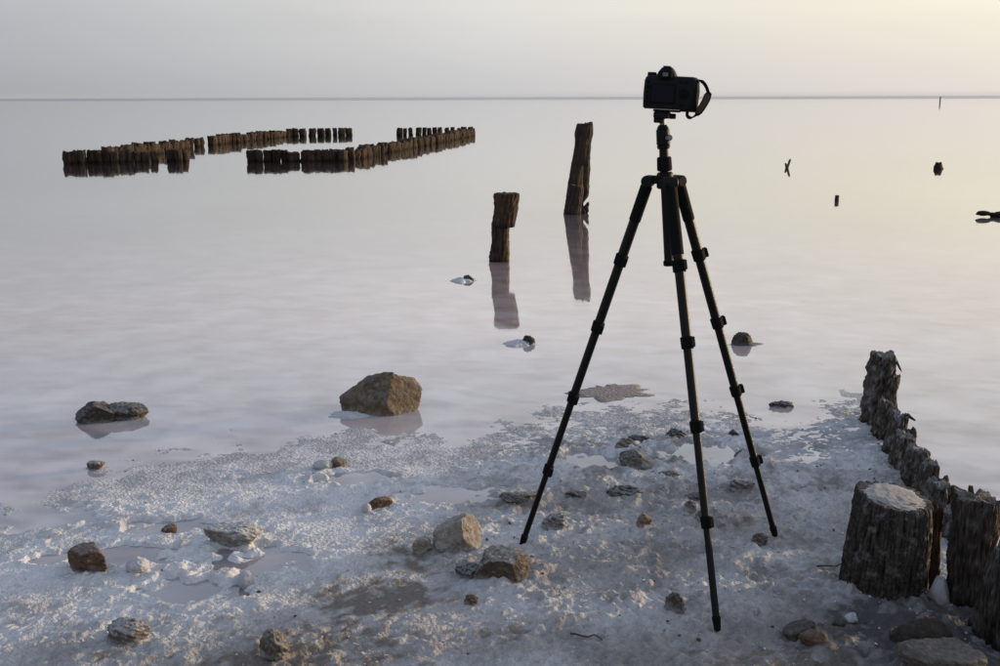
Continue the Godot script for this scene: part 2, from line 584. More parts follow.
func land(x: float, z: float) -> float:
	# height of the crust over the brine
	var d := inside(x, z)
	var dry := dryness(x, z)
	var s := smoothstep(-0.10, 0.35, d)
	var film := lerpf(-0.009, 0.0012, smoothstep(-1.1, -0.02, d)) - 0.012 * smoothstep(0.02, -0.05, edge_x(z) - x)
	var h := lerpf(film, 0.0035 + 0.0085 * dry, s) + 0.10 * smoothstep(-1.6, 1.5, z) + 0.25 * smoothstep(0.0, 20.0, z)
	if d < -1.2: return h
	var a := (0.2 + 0.72 * dry) * (0.22 + 0.78 * s)
	var warp := n_mid.get_noise_2d(x * 0.6 + 3.0, z * 0.6) * 0.05
	var bump := absf(n_mid.get_noise_2d(x + warp, z * 1.25 - warp))
	h += a * (0.020 * n_big.get_noise_2d(x * 1.3, z * 1.3) + 0.028 * (bump - 0.2) + 0.010 * (absf(n_crust.get_noise_2d(x - warp, z + warp)) - 0.2) + 0.004 * n_crust.get_noise_2d(x + 7.0, z * 1.3) + (0.0026 + 0.0026 * dry) * n_fine.get_noise_2d(x, z))
	for m: Vector3 in mound_cells.get(Vector2i(floori(x * 5.0), floori(z * 5.0)), []):
		var near := Vector2(x - m.x, z - m.y).length_squared() / (m.z * m.z)
		if near < 5.0: h += 0.13 * m.z * exp(-near) * (0.6 + n_crust.get_noise_2d(x + 3.0, z))
	if h < 0.003: h = lerpf(h, 0.003 + (h - 0.003) * 0.15, smoothstep(0.45, 0.9, s))
	for p in pools:
		var q := Vector2((x - p[0]) / p[2], (z - p[1]) / p[3])
		if q.length_squared() < 6.0:
			q += Vector2(n_mid.get_noise_2d(x, z), n_mid.get_noise_2d(z, x)) * 0.8
			var k := smoothstep(1.25, 0.7, q.length())
			h = lerpf(h, -0.004, k)
			h += 0.006 * exp(-pow((q.length() - 1.3) / 0.3, 2.0)) * s
	return h


func ground(x: float, z: float) -> float:
	return maxf(land(x, z), 0.0)


func land_color(x: float, z: float) -> Color:
	var white := Color(0.80, 0.805, 0.82).lerp(Color(0.64, 0.635, 0.635), 0.9 * smoothstep(-0.3, 0.4, x) * smoothstep(-4.1, -3.6, z))
	var grey := Color(0.30, 0.285, 0.275)
	var mud := Color(0.19, 0.155, 0.125)
	var t := n_tone.get_noise_2d(x, z)
	var f := n_crust.get_noise_2d(x * 0.9 + 40.0, z * 0.9)
	var k := clampf(0.26 + 0.2 * dryness(x, z) - 1.2 * t - 0.5 * f - 0.3 * n_fine.get_noise_2d(x, z + 20.0), 0.0, 1.0) * (0.45 + 0.55 * dryness(x, z))
	var c := white.lerp(grey, k)
	# the thin outer film is soaked and greyer than the dry crust
	var wet := smoothstep(0.32, -0.12, inside(x, z)) * clampf(0.62 - 1.3 * n_big.get_noise_2d(x * 1.5 + 30.0, z * 1.5) - 0.7 * f, 0.0, 0.92)
	c = c.lerp(Color(0.46, 0.47, 0.495), wet)
	var m := 0.0
	for p in mud_shade_spots:
		var q := Vector2((x - p[0]) / p[2], (z - p[1]) / p[3])
		m = maxf(m, p[4] * exp(-q.length_squared()))
	m = clampf(m * 1.2 + (0.9 * m + 0.12) * (1.3 * t + 1.1 * f + 0.4 * n_fine.get_noise_2d(x, z)), 0.0, 0.92)
	mud = mud.lerp(Color(0.07, 0.065, 0.062), smoothstep(0.65, 0.95, x) * smoothstep(-2.95, -2.7, z))  # shade around the right-hand stumps, painted into the mud colour
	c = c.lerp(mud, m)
	var speck := smoothstep(0.42, 0.6, n_fine.get_noise_2d(x * 0.8 + 70.0, z * 0.8)) * smoothstep(-0.1, 0.3, t)
	return c.lerp(Color(0.10, 0.07, 0.05), speck * 0.7 * dryness(x, z))


func grid(x0: float, x1: float, z0: float, z1: float, step: float, hole := Rect2()) -> ArrayMesh:
	var nx := int(round((x1 - x0) / step))
	var nz := int(round((z1 - z0) / step))
	var g := Geo.new()
	g.v.resize((nx + 1) * (nz + 1))
	g.c.resize((nx + 1) * (nz + 1))
	var k := 0
	for j in nz + 1:
		var z := z0 + (z1 - z0) * j / nz
		for i in nx + 1:
			var x := x0 + (x1 - x0) * i / nx
			g.v[k] = Vector3(x, land(x, z), z)
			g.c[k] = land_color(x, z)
			k += 1
	for j in nz:
		for i in nx:
			var a := j * (nx + 1) + i
			var p := g.v[a]
			if hole.has_area() and hole.has_point(Vector2(p.x + step * 0.5, p.z + step * 0.5)): continue
			g.i.append_array(PackedInt32Array([a, a + 1, a + nx + 1, a + 1, a + nx + 2, a + nx + 1]))
	g.n = face_normals(g.v, g.i)
	if g.n[0].y < 0.0:
		for q in g.n.size(): g.n[q] = -g.n[q]
	return done(g)


func flat(x0: float, x1: float, z0: float, z1: float) -> ArrayMesh:
	var g := Geo.new()
	poly(g, [Vector3(x0, 0, z0), Vector3(x1, 0, z0), Vector3(x1, 0, z1), Vector3(x0, 0, z1)], Vector3(0, -5, 0))
	return done(g)


func lake_sheet() -> ArrayMesh:
	# level brine; the salt bed under it shows less and less where the lake gets deeper,
	# and drowned crust shows through in pale patches off the shore
	var depth := [[200.0, 0.54], [-3.0, 0.54], [-3.8, 0.58], [-4.8, 0.84], [-5.8, 0.98], [-7.0, 0.9], [-9.5, 0.62], [-12.5, 0.34], [-17.0, 0.14], [-23.0, 0.08], [-40.0, 0.04], [-520.0, 0.03]]
	var xs: Array[float] = [-6000.0, -60.0, -12.0, -7.0]
	for k in 176: xs.append(-4.4 + k * 0.05)
	xs.append_array([7.0, 12.0, 60.0, 6000.0])
	var zs: Array[float] = [200.0, 0.0, -2.0]
	for k in 130: zs.append(-2.4 - k * 0.045)
	for k in 40: zs.append(-8.4 - k * 0.22)
	zs.append_array([-19.0, -23.0, -40.0, -120.0, -520.0])
	var g := Geo.new()
	for z in zs:
		var at := 0
		while at < depth.size() - 2 and z < depth[at + 1][0]: at += 1
		var shade: float = lerpf(depth[at][1], depth[at + 1][1], (z - depth[at][0]) / (depth[at + 1][0] - depth[at][0]))
		var far := smoothstep(-4.5, -6.5, z)
		var tint := Color(1.0, 1.05, 1.12).lerp(Color(1.06, 0.94, 0.91), far)
		for x in xs:
			var c := tint * shade
			if z < -2.2 and z > -18.0 and absf(x) < 12.0:
				var d := inside(x, z)
				var lace := n_mid.get_noise_2d(x * 0.45 + 50.0, z * 0.8) + 0.8 * n_big.get_noise_2d(x * 0.5 + 8.0, z * 1.2)
				var crust := smoothstep(-2.3, -0.05, d) * smoothstep(0.35, 0.05, d) * clampf(0.55 + 1.1 * lace, 0.0, 1.0)
				c *= 1.0 + 0.3 * lace * smoothstep(-16.0, -5.0, z)
				c = c.lerp(Color(1.12, 1.15, 1.2), crust * 0.85)
			g.v.append(Vector3(x, 0, z))
			g.n.append(Vector3.UP)
			g.c.append(Color(c.r, c.g, c.b))
	var w := xs.size()
	for j in zs.size() - 1:
		for i in w - 1:
			var a := j * w + i
			g.i.append_array(PackedInt32Array([a, a + w, a + 1, a + 1, a + w, a + w + 1]))
	return done(g)


func build_setting() -> void:
	tag(put(lake_sheet(), "lake", M.water), "shallow milky salt lake, mirror smooth, with pale crust under the surface", "", "", "structure")
	tag(put(flat(-6000, 6000, -9000, -520), "distant_water", M.far_water), "thin darker line of wind ruffled water along the horizon", "", "", "structure")
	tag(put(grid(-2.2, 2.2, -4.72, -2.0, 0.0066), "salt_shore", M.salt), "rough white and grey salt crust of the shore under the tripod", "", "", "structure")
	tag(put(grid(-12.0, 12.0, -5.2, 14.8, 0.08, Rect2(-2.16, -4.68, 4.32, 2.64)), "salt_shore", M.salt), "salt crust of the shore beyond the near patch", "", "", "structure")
	var mud := put(sheet(Vector2(0.17, 0.13), 3, 0.0025, Color(0.44, 0.385, 0.365), 60, 0.4), "mud_patch", M.rock, self, Vector3(0.53, 0.0, -4.86))
	tag(mud, "flat brown mud patch showing through the brine behind the tripod legs", "", "", "structure")


# -------------------------------------------------------------------- far rows of stubs
func ordinal(k: int) -> String:
	var small := ["first", "second", "third", "fourth", "fifth", "sixth", "seventh", "eighth", "ninth", "tenth", "eleventh", "twelfth", "thirteenth", "fourteenth", "fifteenth", "sixteenth", "seventeenth", "eighteenth", "nineteenth"]
	if k <= 19: return small[k - 1]
	var tens: Array = [["twentieth", "twenty"], ["thirtieth", "thirty"], ["fortieth", "forty"], ["fiftieth", "fifty"], ["sixtieth", "sixty"]][k / 10 - 2]
	return tens[0] if k % 10 == 0 else tens[1] + "-" + small[k % 10 - 1]


func build_palisades() -> void:
	var kinds: Array[ArrayMesh] = []
	for k in 9:
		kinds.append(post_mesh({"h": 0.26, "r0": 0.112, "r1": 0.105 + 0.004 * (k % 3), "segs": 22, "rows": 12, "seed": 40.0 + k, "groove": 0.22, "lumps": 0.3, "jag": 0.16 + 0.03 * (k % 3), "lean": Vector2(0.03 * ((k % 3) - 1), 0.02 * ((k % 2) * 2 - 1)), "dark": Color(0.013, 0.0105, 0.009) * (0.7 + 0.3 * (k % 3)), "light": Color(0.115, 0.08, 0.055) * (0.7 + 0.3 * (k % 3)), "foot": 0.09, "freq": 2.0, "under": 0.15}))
	var stub := func(x: float, z: float, wide: float, tall: float, label: String, group: String, tilt := 0.0) -> void:
		var o := put(kinds[rng.randi() % 9], "palisade_stub", M.far_wood, self, Vector3(x, 0, z))
		o.rotation = Vector3(0, rng.randf() * TAU, 0)
		if tilt != 0.0: o.rotation = Vector3(0, 0, tilt)
		o.scale = Vector3(wide / 0.22, tall / 0.235, wide / 0.22 * rng.randf_range(0.9, 1.1))
		tag(o, label, "stub", group)
	# rows across the view: centres, widths and heights along a line from a to b, in metres
	var across := func(spots: Array, x_of: float, z_of: float, per_x: float, unit: float, name_of: String, group: String) -> void:
		for k in spots.size():
			var s: Array = spots[k]
			var x: float = x_of + (s[0] + s[1]) * 0.5 * unit
			stub.call(x, z_of + per_x * (s[0] + s[1]) * 0.5, (s[1] - s[0]) * unit * 1.13, s[2] * unit, "dark weathered stub, %s from the left in %s" % [ordinal(k + 1), name_of], group, s[3] if s.size() > 3 else 0.0)
	across.call([[0, 7, 12], [7, 13, 12.5], [13, 20, 12.5], [21.5, 28, 12.5], [28, 35, 12.5], [35, 41, 12], [41, 46, 10.5], [48.5, 55, 12], [55, 61, 12], [62.5, 68, 10.5], [68.5, 75, 10.5, 0.14], [78, 84, 10.5, 0.14], [92, 99, 11.5], [99, 106, 11.5], [107, 112, 10.5, 0.22]], -9.186, -22.9, -0.0088, 0.0212, "the near dark row at far left", "dark stubs of the near left row")
	across.call([[0, 7.5, 11], [7.5, 14, 11.5], [16, 23, 11], [23, 31, 11.5], [33, 39, 11], [39.5, 50, 9.5], [52, 64, 11], [65, 72, 11], [72, 79, 11], [80, 86, 11.5], [86, 97, 11]], -5.42, -23.45, -0.003, 0.0216, "the near dark row right of the gap", "dark stubs of the near middle row")
	across.call([[0, 5, 7], [5, 10, 7.5], [11, 18, 7], [20, 26, 7], [28, 34, 7], [35, 40, 7], [42, 45.5, 7], [47, 53, 7], [54, 60, 7]], -7.6, -39.1, -0.02, 0.0363, "the back row on the left", "dark stubs of the back left row")
	across.call([[0, 5, 7], [6, 9, 6.5], [11, 15, 7], [18, 23, 7], [24, 27.5, 7], [29, 33, 6.5], [34, 38, 7], [39, 43, 7], [46, 50, 6.5], [51.5, 55, 7], [58, 61, 6], [62.5, 67, 7], [69, 74, 7]], -3.72, -39.75, -0.018, 0.037, "the back row on the right", "dark stubs of the back right row")
	var along := func(a: Vector2, b: Vector2, tall0: float, tall1: float, skip: Array, name_of: String, group: String) -> void:
		var count := int(a.distance_to(b) / 0.235)
		var seen := 0
		for k in count:
			if k in skip: continue
			seen += 1
			var t := (k + 0.5) / count
			var p := a.lerp(b, t) + Vector2(rng.randf_range(-0.035, 0.035), 0)
			stub.call(p.x, p.y, 0.235 * rng.randf_range(0.72, 1.12), lerpf(tall0, tall1, t) * rng.randf_range(0.74, 1.12), "sunlit brown stub, %s from the near end of %s" % [ordinal(seen), name_of], group)
	along.call(Vector2(-8.42, -23.5), Vector2(-8.52, -30.2), 0.31, 0.25, [], "the near left lit row", "sunlit stubs of the left side row, near half")
	along.call(Vector2(-8.6, -30.9), Vector2(-7.5, -38.7), 0.26, 0.24, [2, 3], "the far left lit row", "sunlit stubs of the left side row, far half")
	along.call(Vector2(-3.29, -24.1), Vector2(-0.95, -39.4), 0.235, 0.26, [12, 13], "the lit row on the right", "sunlit stubs of the right side row")
	# lone pieces out on the lake
	var drift := base("driftwood", Vector3(5.55, 0, -20.96), "tiny forked driftwood stick upright in far water right of tripod", "driftwood")
	put(post_mesh({"h": 0.19, "r0": 0.024, "r1": 0.02, "lean": Vector2(0.055, 0), "segs": 14, "rows": 10, "seed": 3.0, "jag": 0.3, "light": Color(0.22, 0.14, 0.07)}), "prong", M.far_wood, drift, Vector3(0.0, 0, 0))
	put(post_mesh({"h": 0.1, "r0": 0.03, "r1": 0.016, "lean": Vector2(-0.035, 0), "segs": 14, "rows": 10, "seed": 4.0, "jag": 0.4}), "prong", M.far_wood, drift, Vector3(-0.01, 0, 0.02))
	tag(put(post_mesh({"h": 0.075, "r0": 0.026, "segs": 16, "rows": 8, "seed": 5.0}), "post_stump", M.far_wood, self, Vector3(4.45, 0, -14.25)), "small dark peg barely above the water right of the tripod", "peg")
	tag(put(post_mesh({"h": 0.13, "r0": 0.085, "r1": 0.05, "segs": 20, "rows": 10, "seed": 6.0, "jag": 0.3, "lumps": 0.4, "light": Color(0.06, 0.045, 0.035)}), "post_stump", M.far_wood, self, Vector3(8.3, 0, -20.55)), "short black pointed stump alone in the far right water", "stump")
	var log := base("sunken_log", Vector3(5.62, 0, -12.26), "dark knobbly log lying half sunk at right edge of view", "log")
	put(rock_mesh(Vector3(0.62, 0.085, 0.26), 61, [], 4, 0.16, [Color(0.02, 0.017, 0.016), Color(0.06, 0.045, 0.035)], 0.0, 22, 0.3), "trunk", M.far_wood, log, Vector3(0.28, 0, 0))
	put(rock_mesh(Vector3(0.17, 0.055, 0.1), 62, [], 2, 0.12, [Color(0.02, 0.017, 0.016), Color(0.05, 0.04, 0.03)], 0.0, 16, 0.1), "knob", M.far_wood, log, Vector3(-0.12, 0.018, 0.01))
	put(rock_mesh(Vector3(0.16, 0.035, 0.05), 63, [], 2, 0.1, [Color(0.02, 0.017, 0.016), Color(0.05, 0.04, 0.03)], 0.0, 14, 0.2), "branch", M.far_wood, log, Vector3(0.0, 0.018, 0.0))
	var g := Geo.new()
	rod(g, Vector3(0, -0.5, 0), Vector3(0, 1.2, 0), 0.14, 0.12, 10, 0.01)
	var pole := put(done(g), "marker_pole", M.steel, self, Vector3(86.2, 0, -215.3))
	pole.material_override = surface(0.8)
	pole.material_override.albedo_color = Color(0.5, 0.5, 0.5)
	tag(pole, "thin grey pole far out on the lake just under the horizon", "pole")


# -------------------------------------------------------------------- two tall posts
func build_posts() -> void:
	var near := base("wooden_post", Vector3(-0.005, 0, -9.0), "shorter of the two posts in the lake, wide top notched at right", "post")
	put(post_mesh({"h": 0.34, "r0": 0.076, "r1": 0.068, "segs": 64, "rows": 40, "seed": 8.0, "groove": 0.2, "lumps": 0.16, "jag": 0.02, "lean": Vector2(0.012, 0), "dark": Color(0.04, 0.036, 0.036), "light": Color(0.15, 0.10, 0.065)}), "lower_trunk", M.wood, near, Vector3(0.0, 0, 0))
	put(post_mesh({"h": 0.29, "r0": 0.088, "r1": 0.102, "segs": 80, "rows": 44, "under": 0.0, "seed": 9.0, "groove": 0.2, "lumps": 0.14, "jag": 0.05, "lean": Vector2(0.034, 0), "dark": Color(0.04, 0.034, 0.032), "light": Color(0.19, 0.12, 0.075), "top": Color(0.16, 0.13, 0.11)}), "upper_trunk", M.wood, near, Vector3(0.036, 0.287, -0.005))
	put(post_mesh({"h": 0.3, "r0": 0.036, "r1": 0.03, "segs": 28, "rows": 24, "seed": 12.0, "groove": 0.3, "lumps": 0.25, "jag": 0.02, "lean": Vector2(0.006, 0), "dark": Color(0.12, 0.075, 0.04), "light": Color(0.38, 0.24, 0.13)}), "split_face", M.wood, near, Vector3(0.046, 0, 0.03))
	var far := base("wooden_post", Vector3(0.905, 0, -12.83), "tallest wooden post in the lake, split and slabbed near its foot", "post")
	put(post_mesh({"h": 1.075, "r0": 0.118, "r1": 0.1, "segs": 72, "rows": 70, "seed": 14.0, "groove": 0.14, "lumps": 0.12, "jag": 0.05, "slope": Vector2(0.1, 0), "lean": Vector2(0.1, 0), "dark": Color(0.045, 0.04, 0.038), "light": Color(0.16, 0.115, 0.08), "top": Color(0.2, 0.17, 0.15), "shape": func(a: float, k: float) -> float: return (1.0 - 0.1 * exp(-pow((k - 0.72) / 0.16, 2.0)) + 0.1 * smoothstep(0.5, 0.2, k)) * (1.0 - 0.35 * smoothstep(0.5, 0.95, sin(a)) * smoothstep(0.6, 0.45, k)) * (1.0 - 0.4 * smoothstep(0.6, 0.95, cos(a)) * exp(-pow((k - 0.1) / 0.06, 2.0)))}), "trunk", M.wood, far)
	put(post_mesh({"h": 0.345, "r0": 0.1, "r1": 0.09, "segs": 56, "rows": 36, "seed": 15.0, "groove": 0.14, "lumps": 0.1, "jag": 0.05, "slope": Vector2(-0.15, 0), "lean": Vector2(0.045, 0), "dark": Color(0.04, 0.037, 0.037), "light": Color(0.14, 0.108, 0.082), "top": Color(0.42, 0.33, 0.24)}), "slab", M.wood, far, Vector3(-0.05, 0, 0.1))
	put(post_mesh({"h": 0.6, "r0": 0.05, "r1": 0.016, "segs": 28, "rows": 30, "seed": 16.0, "groove": 0.3, "lumps": 0.2, "jag": 0.1, "lean": Vector2(0.07, -0.02), "dark": Color(0.26, 0.17, 0.09), "light": Color(0.5, 0.34, 0.19)}), "split_face", M.wood, far, Vector3(0.0, 0, 0.085))
	put(post_mesh({"h": 0.16, "r0": 0.04, "r1": 0.012, "segs": 24, "rows": 20, "seed": 17.0, "groove": 0.3, "lumps": 0.5, "jag": 0.5, "lean": Vector2(0.05, 0.02)}), "splinter", M.wood, far, Vector3(0.1, 0, 0.02))


# -------------------------------------------------------------------- stumps and stakes at right
func build_stumps() -> void:
	var grey_dark := Color(0.026, 0.022, 0.02)
	var grey_light := Color(0.165, 0.14, 0.12)
	var big := base("tree_stump", Vector3(1.068, 0.0, -2.79), "broad barrel shaped stump with a flat salt dusted sawn top", "stump")
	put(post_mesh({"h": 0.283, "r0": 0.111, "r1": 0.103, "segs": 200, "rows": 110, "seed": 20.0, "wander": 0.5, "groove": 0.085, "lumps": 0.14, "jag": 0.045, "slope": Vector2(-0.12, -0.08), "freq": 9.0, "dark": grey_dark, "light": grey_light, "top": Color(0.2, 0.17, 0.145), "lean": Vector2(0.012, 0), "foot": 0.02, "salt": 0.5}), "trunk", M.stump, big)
	put(rock_mesh(Vector3(0.178, 0.018, 0.172), 70, [], 0, 0.16, [Color(0.22, 0.195, 0.175), Color(0.42, 0.40, 0.39)], 0.35, 40, 0.4), "salt_crust", M.lump, big, Vector3(0.008, 0.270, 0)).rotation = Vector3(0.075, 0, -0.11)
	var mid := base("broken_stump", Vector3(1.268, 0, -2.70), "split ragged topped stump just right of the broad barrel stump", "stump")
	put(post_mesh({"h": 0.325, "r0": 0.052, "r1": 0.06, "segs": 110, "rows": 60, "seed": 22.0, "wander": 0.3, "groove": 0.14, "lumps": 0.2, "jag": 0.1, "spiky": 0.1, "slope": Vector2(-0.25, 0.1), "freq": 5.0, "dark": grey_dark, "light": Color(0.14, 0.11, 0.09), "top": Color(0.3, 0.27, 0.25), "salt": 0.2}), "trunk", M.wood, mid)
	for k in 4:
		var a := 0.3 + k * 1.5
		put(post_mesh({"h": 0.045 + 0.008 * (k % 4), "r0": 0.013, "r1": 0.004, "segs": 12, "rows": 10, "seed": 80.0 + k, "jag": 0.4, "lumps": 0.4, "lean": Vector2(cos(a) * 0.02, sin(a) * 0.02), "dark": Color(0.05, 0.035, 0.025), "light": Color(0.22, 0.16, 0.11), "under": 0.02}), "splinter", M.wood, mid, Vector3(cos(a) * 0.045, 0.262, sin(a) * 0.04))
	var tip := put(post_mesh({"h": 0.10, "r0": 0.014, "r1": 0.006, "segs": 14, "rows": 14, "seed": 91.0, "jag": 0.4, "lumps": 0.5, "dark": Color(0.05, 0.035, 0.025), "light": Color(0.25, 0.18, 0.12), "under": 0.01}), "splinter", M.wood, mid, Vector3(0.045, 0.285, 0.01))
	tip.rotation = Vector3(0, 0, -1.25)
	var jag := base("decayed_stump", Vector3(1.262, 0, -2.50), "deeply furrowed decaying stump at the lower right corner", "stump")
	put(post_mesh({"h": 0.285, "r0": 0.062, "r1": 0.03, "segs": 100, "rows": 60, "seed": 24.0, "groove": 0.3, "lumps": 0.35, "jag": 0.3, "freq": 3.0, "dark": grey_dark, "light": grey_light, "salt": 0.25, "top": Color(0.25, 0.22, 0.2)}), "trunk", M.wood, jag)
	put(post_mesh({"h": 0.235, "r0": 0.04, "r1": 0.022, "segs": 60, "rows": 40, "seed": 25.0, "groove": 0.3, "lumps": 0.4, "jag": 0.35, "freq": 3.0, "lean": Vector2(0.015, 0.01), "dark": grey_dark, "light": grey_light, "salt": 0.2}), "fin", M.wood, jag, Vector3(0.06, 0, 0.07))
	put(post_mesh({"h": 0.165, "r0": 0.04, "r1": 0.03, "segs": 60, "rows": 36, "seed": 26.0, "groove": 0.3, "lumps": 0.4, "jag": 0.3, "freq": 3.0, "dark": grey_dark, "light": Color(0.16, 0.13, 0.1), "salt": 0.3}), "fin", M.wood, jag, Vector3(0.01, 0, 0.11))
	tag(put(post_mesh({"h": 0.265, "r0": 0.017, "r1": 0.013, "segs": 30, "rows": 40, "seed": 27.0, "groove": 0.3, "lumps": 0.5, "jag": 0.2, "lean": Vector2(0.004, -0.01), "dark": Color(0.05, 0.028, 0.018), "light": Color(0.22, 0.12, 0.07), "salt": 0.2}), "thin_stake", M.wood, self, Vector3(1.2, 0, -2.78)), "thin reddish stake wedged between the broad stump and the split one", "stake")
	# the row of eroded stakes running back from the stump: position, height, radius, lean, jag
	var row := [
		[1.578, -4.375, 0.315, 0.046, 0.052, Vector2(0.028, 0), "tallest and farthest stake of the eroded row, with a loose strip on top"],
		[1.545, -4.17, 0.165, 0.036, 0.026, Vector2(0.01, 0), "low knobbly stake right in front of the tall stake"],
		[1.522, -3.97, 0.175, 0.036, 0.03, Vector2(0.015, 0), "stake with a hooked side chip, third from the far end of the eroded row"],
		[1.495, -3.80, 0.14, 0.042, 0.03, Vector2(-0.005, 0), "rounded stake fourth from the far end of the eroded row"],
		[1.472, -3.63, 0.15, 0.042, 0.032, Vector2(0.01, 0), "salt streaked stake at the middle of the eroded row"],
		[1.452, -3.48, 0.145, 0.042, 0.026, Vector2(0.012, 0), "salt crusted stake of even height, third behind the broad stump"],
		[1.435, -3.33, 0.13, 0.044, 0.03, Vector2(0.0, 0), "crumbling stake second behind the broad stump"],
		[1.41, -3.16, 0.10, 0.042, 0.025, Vector2(0.01, 0), "lowest stake of the eroded row, closest behind the broad stump"]]
	for k in row.size():
		var s: Array = row[k]
		var o := base("eroded_stake", Vector3(s[0], 0, s[1]), s[6], "stake", "row of eroded stakes running back from the stumps")
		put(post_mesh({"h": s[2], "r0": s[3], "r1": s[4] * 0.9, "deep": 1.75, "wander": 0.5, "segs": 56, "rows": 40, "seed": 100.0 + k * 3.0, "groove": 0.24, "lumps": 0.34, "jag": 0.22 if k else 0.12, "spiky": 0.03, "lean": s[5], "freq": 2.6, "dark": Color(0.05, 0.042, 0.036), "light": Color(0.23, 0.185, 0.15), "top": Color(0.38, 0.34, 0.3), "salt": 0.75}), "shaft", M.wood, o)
		put(post_mesh({"h": s[2] * 0.75, "r0": s[3] * 0.7, "r1": s[4] * 0.6, "segs": 36, "rows": 26, "seed": 140.0 + k * 3.0, "groove": 0.3, "lumps": 0.45, "jag": 0.3, "spiky": 0.04, "lean": s[5] * 0.7, "freq": 2.4, "wander": 0.4, "dark": Color(0.045, 0.038, 0.032), "light": Color(0.22, 0.17, 0.135), "salt": 0.5}), "side_shaft", M.wood, o, Vector3(0.03, 0, 0.05))
		if k in [0, 2]:
			var chip := put(post_mesh({"h": 0.075 if k == 0 else 0.04, "r0": 0.007, "r1": 0.003, "segs": 14, "rows": 14, "seed": 170.0 + k, "lumps": 0.5, "jag": 0.3, "dark": Color(0.06, 0.045, 0.035), "light": Color(0.25, 0.19, 0.14), "under": 0.005}), "loose_chip", M.wood, o, Vector3(s[5].x + s[4] * 0.7, s[2] * 0.9, 0.02))
			chip.rotation = Vector3(0, 0, -2.6 if k == 0 else -2.2)
		if k > 0 and k < 7:
			put(sheet(Vector2(s[4] * 0.75, s[4] * 0.8), 200 + k, 0.012, Color(0.5, 0.5, 0.5), 24, 0.4), "salt_cap", M.lump, o, Vector3(s[5].x, s[2] * 0.82, 0))
	tag(put(rock_mesh(Vector3(0.06, 0.085, 0.06), 71, [], 3, 0.06, [Color(0.34, 0.33, 0.34), Color(0.5, 0.5, 0.52)], 0.4, 20), "salt_lump", M.lump, self, Vector3(1.185, 0.0, -2.69)), "pale salt caked lump standing in the gap between the two big stumps", "salt lump")


# -------------------------------------------------------------------- rocks and clods
func stone(called: String, x: float, z: float, size: Vector3, sd: int, cuts: Array, more: int, rough: float, tones: Array, salt: float, label: String, category: String, turn := 0.0, rows := 28, sink := 0.25, group := "") -> MeshInstance3D:
	if called == "clod":
		sink = 0.42
		more += 4
		rough = rough * 1.3 + 0.05
	var o := put(rock_mesh(size, sd, cuts, more, rough, tones, salt, rows, sink), called, M.rock, self, Vector3(x, ground(x, z), z))
	o.rotation.y = turn
	tag(o, label, category, group)
	return o


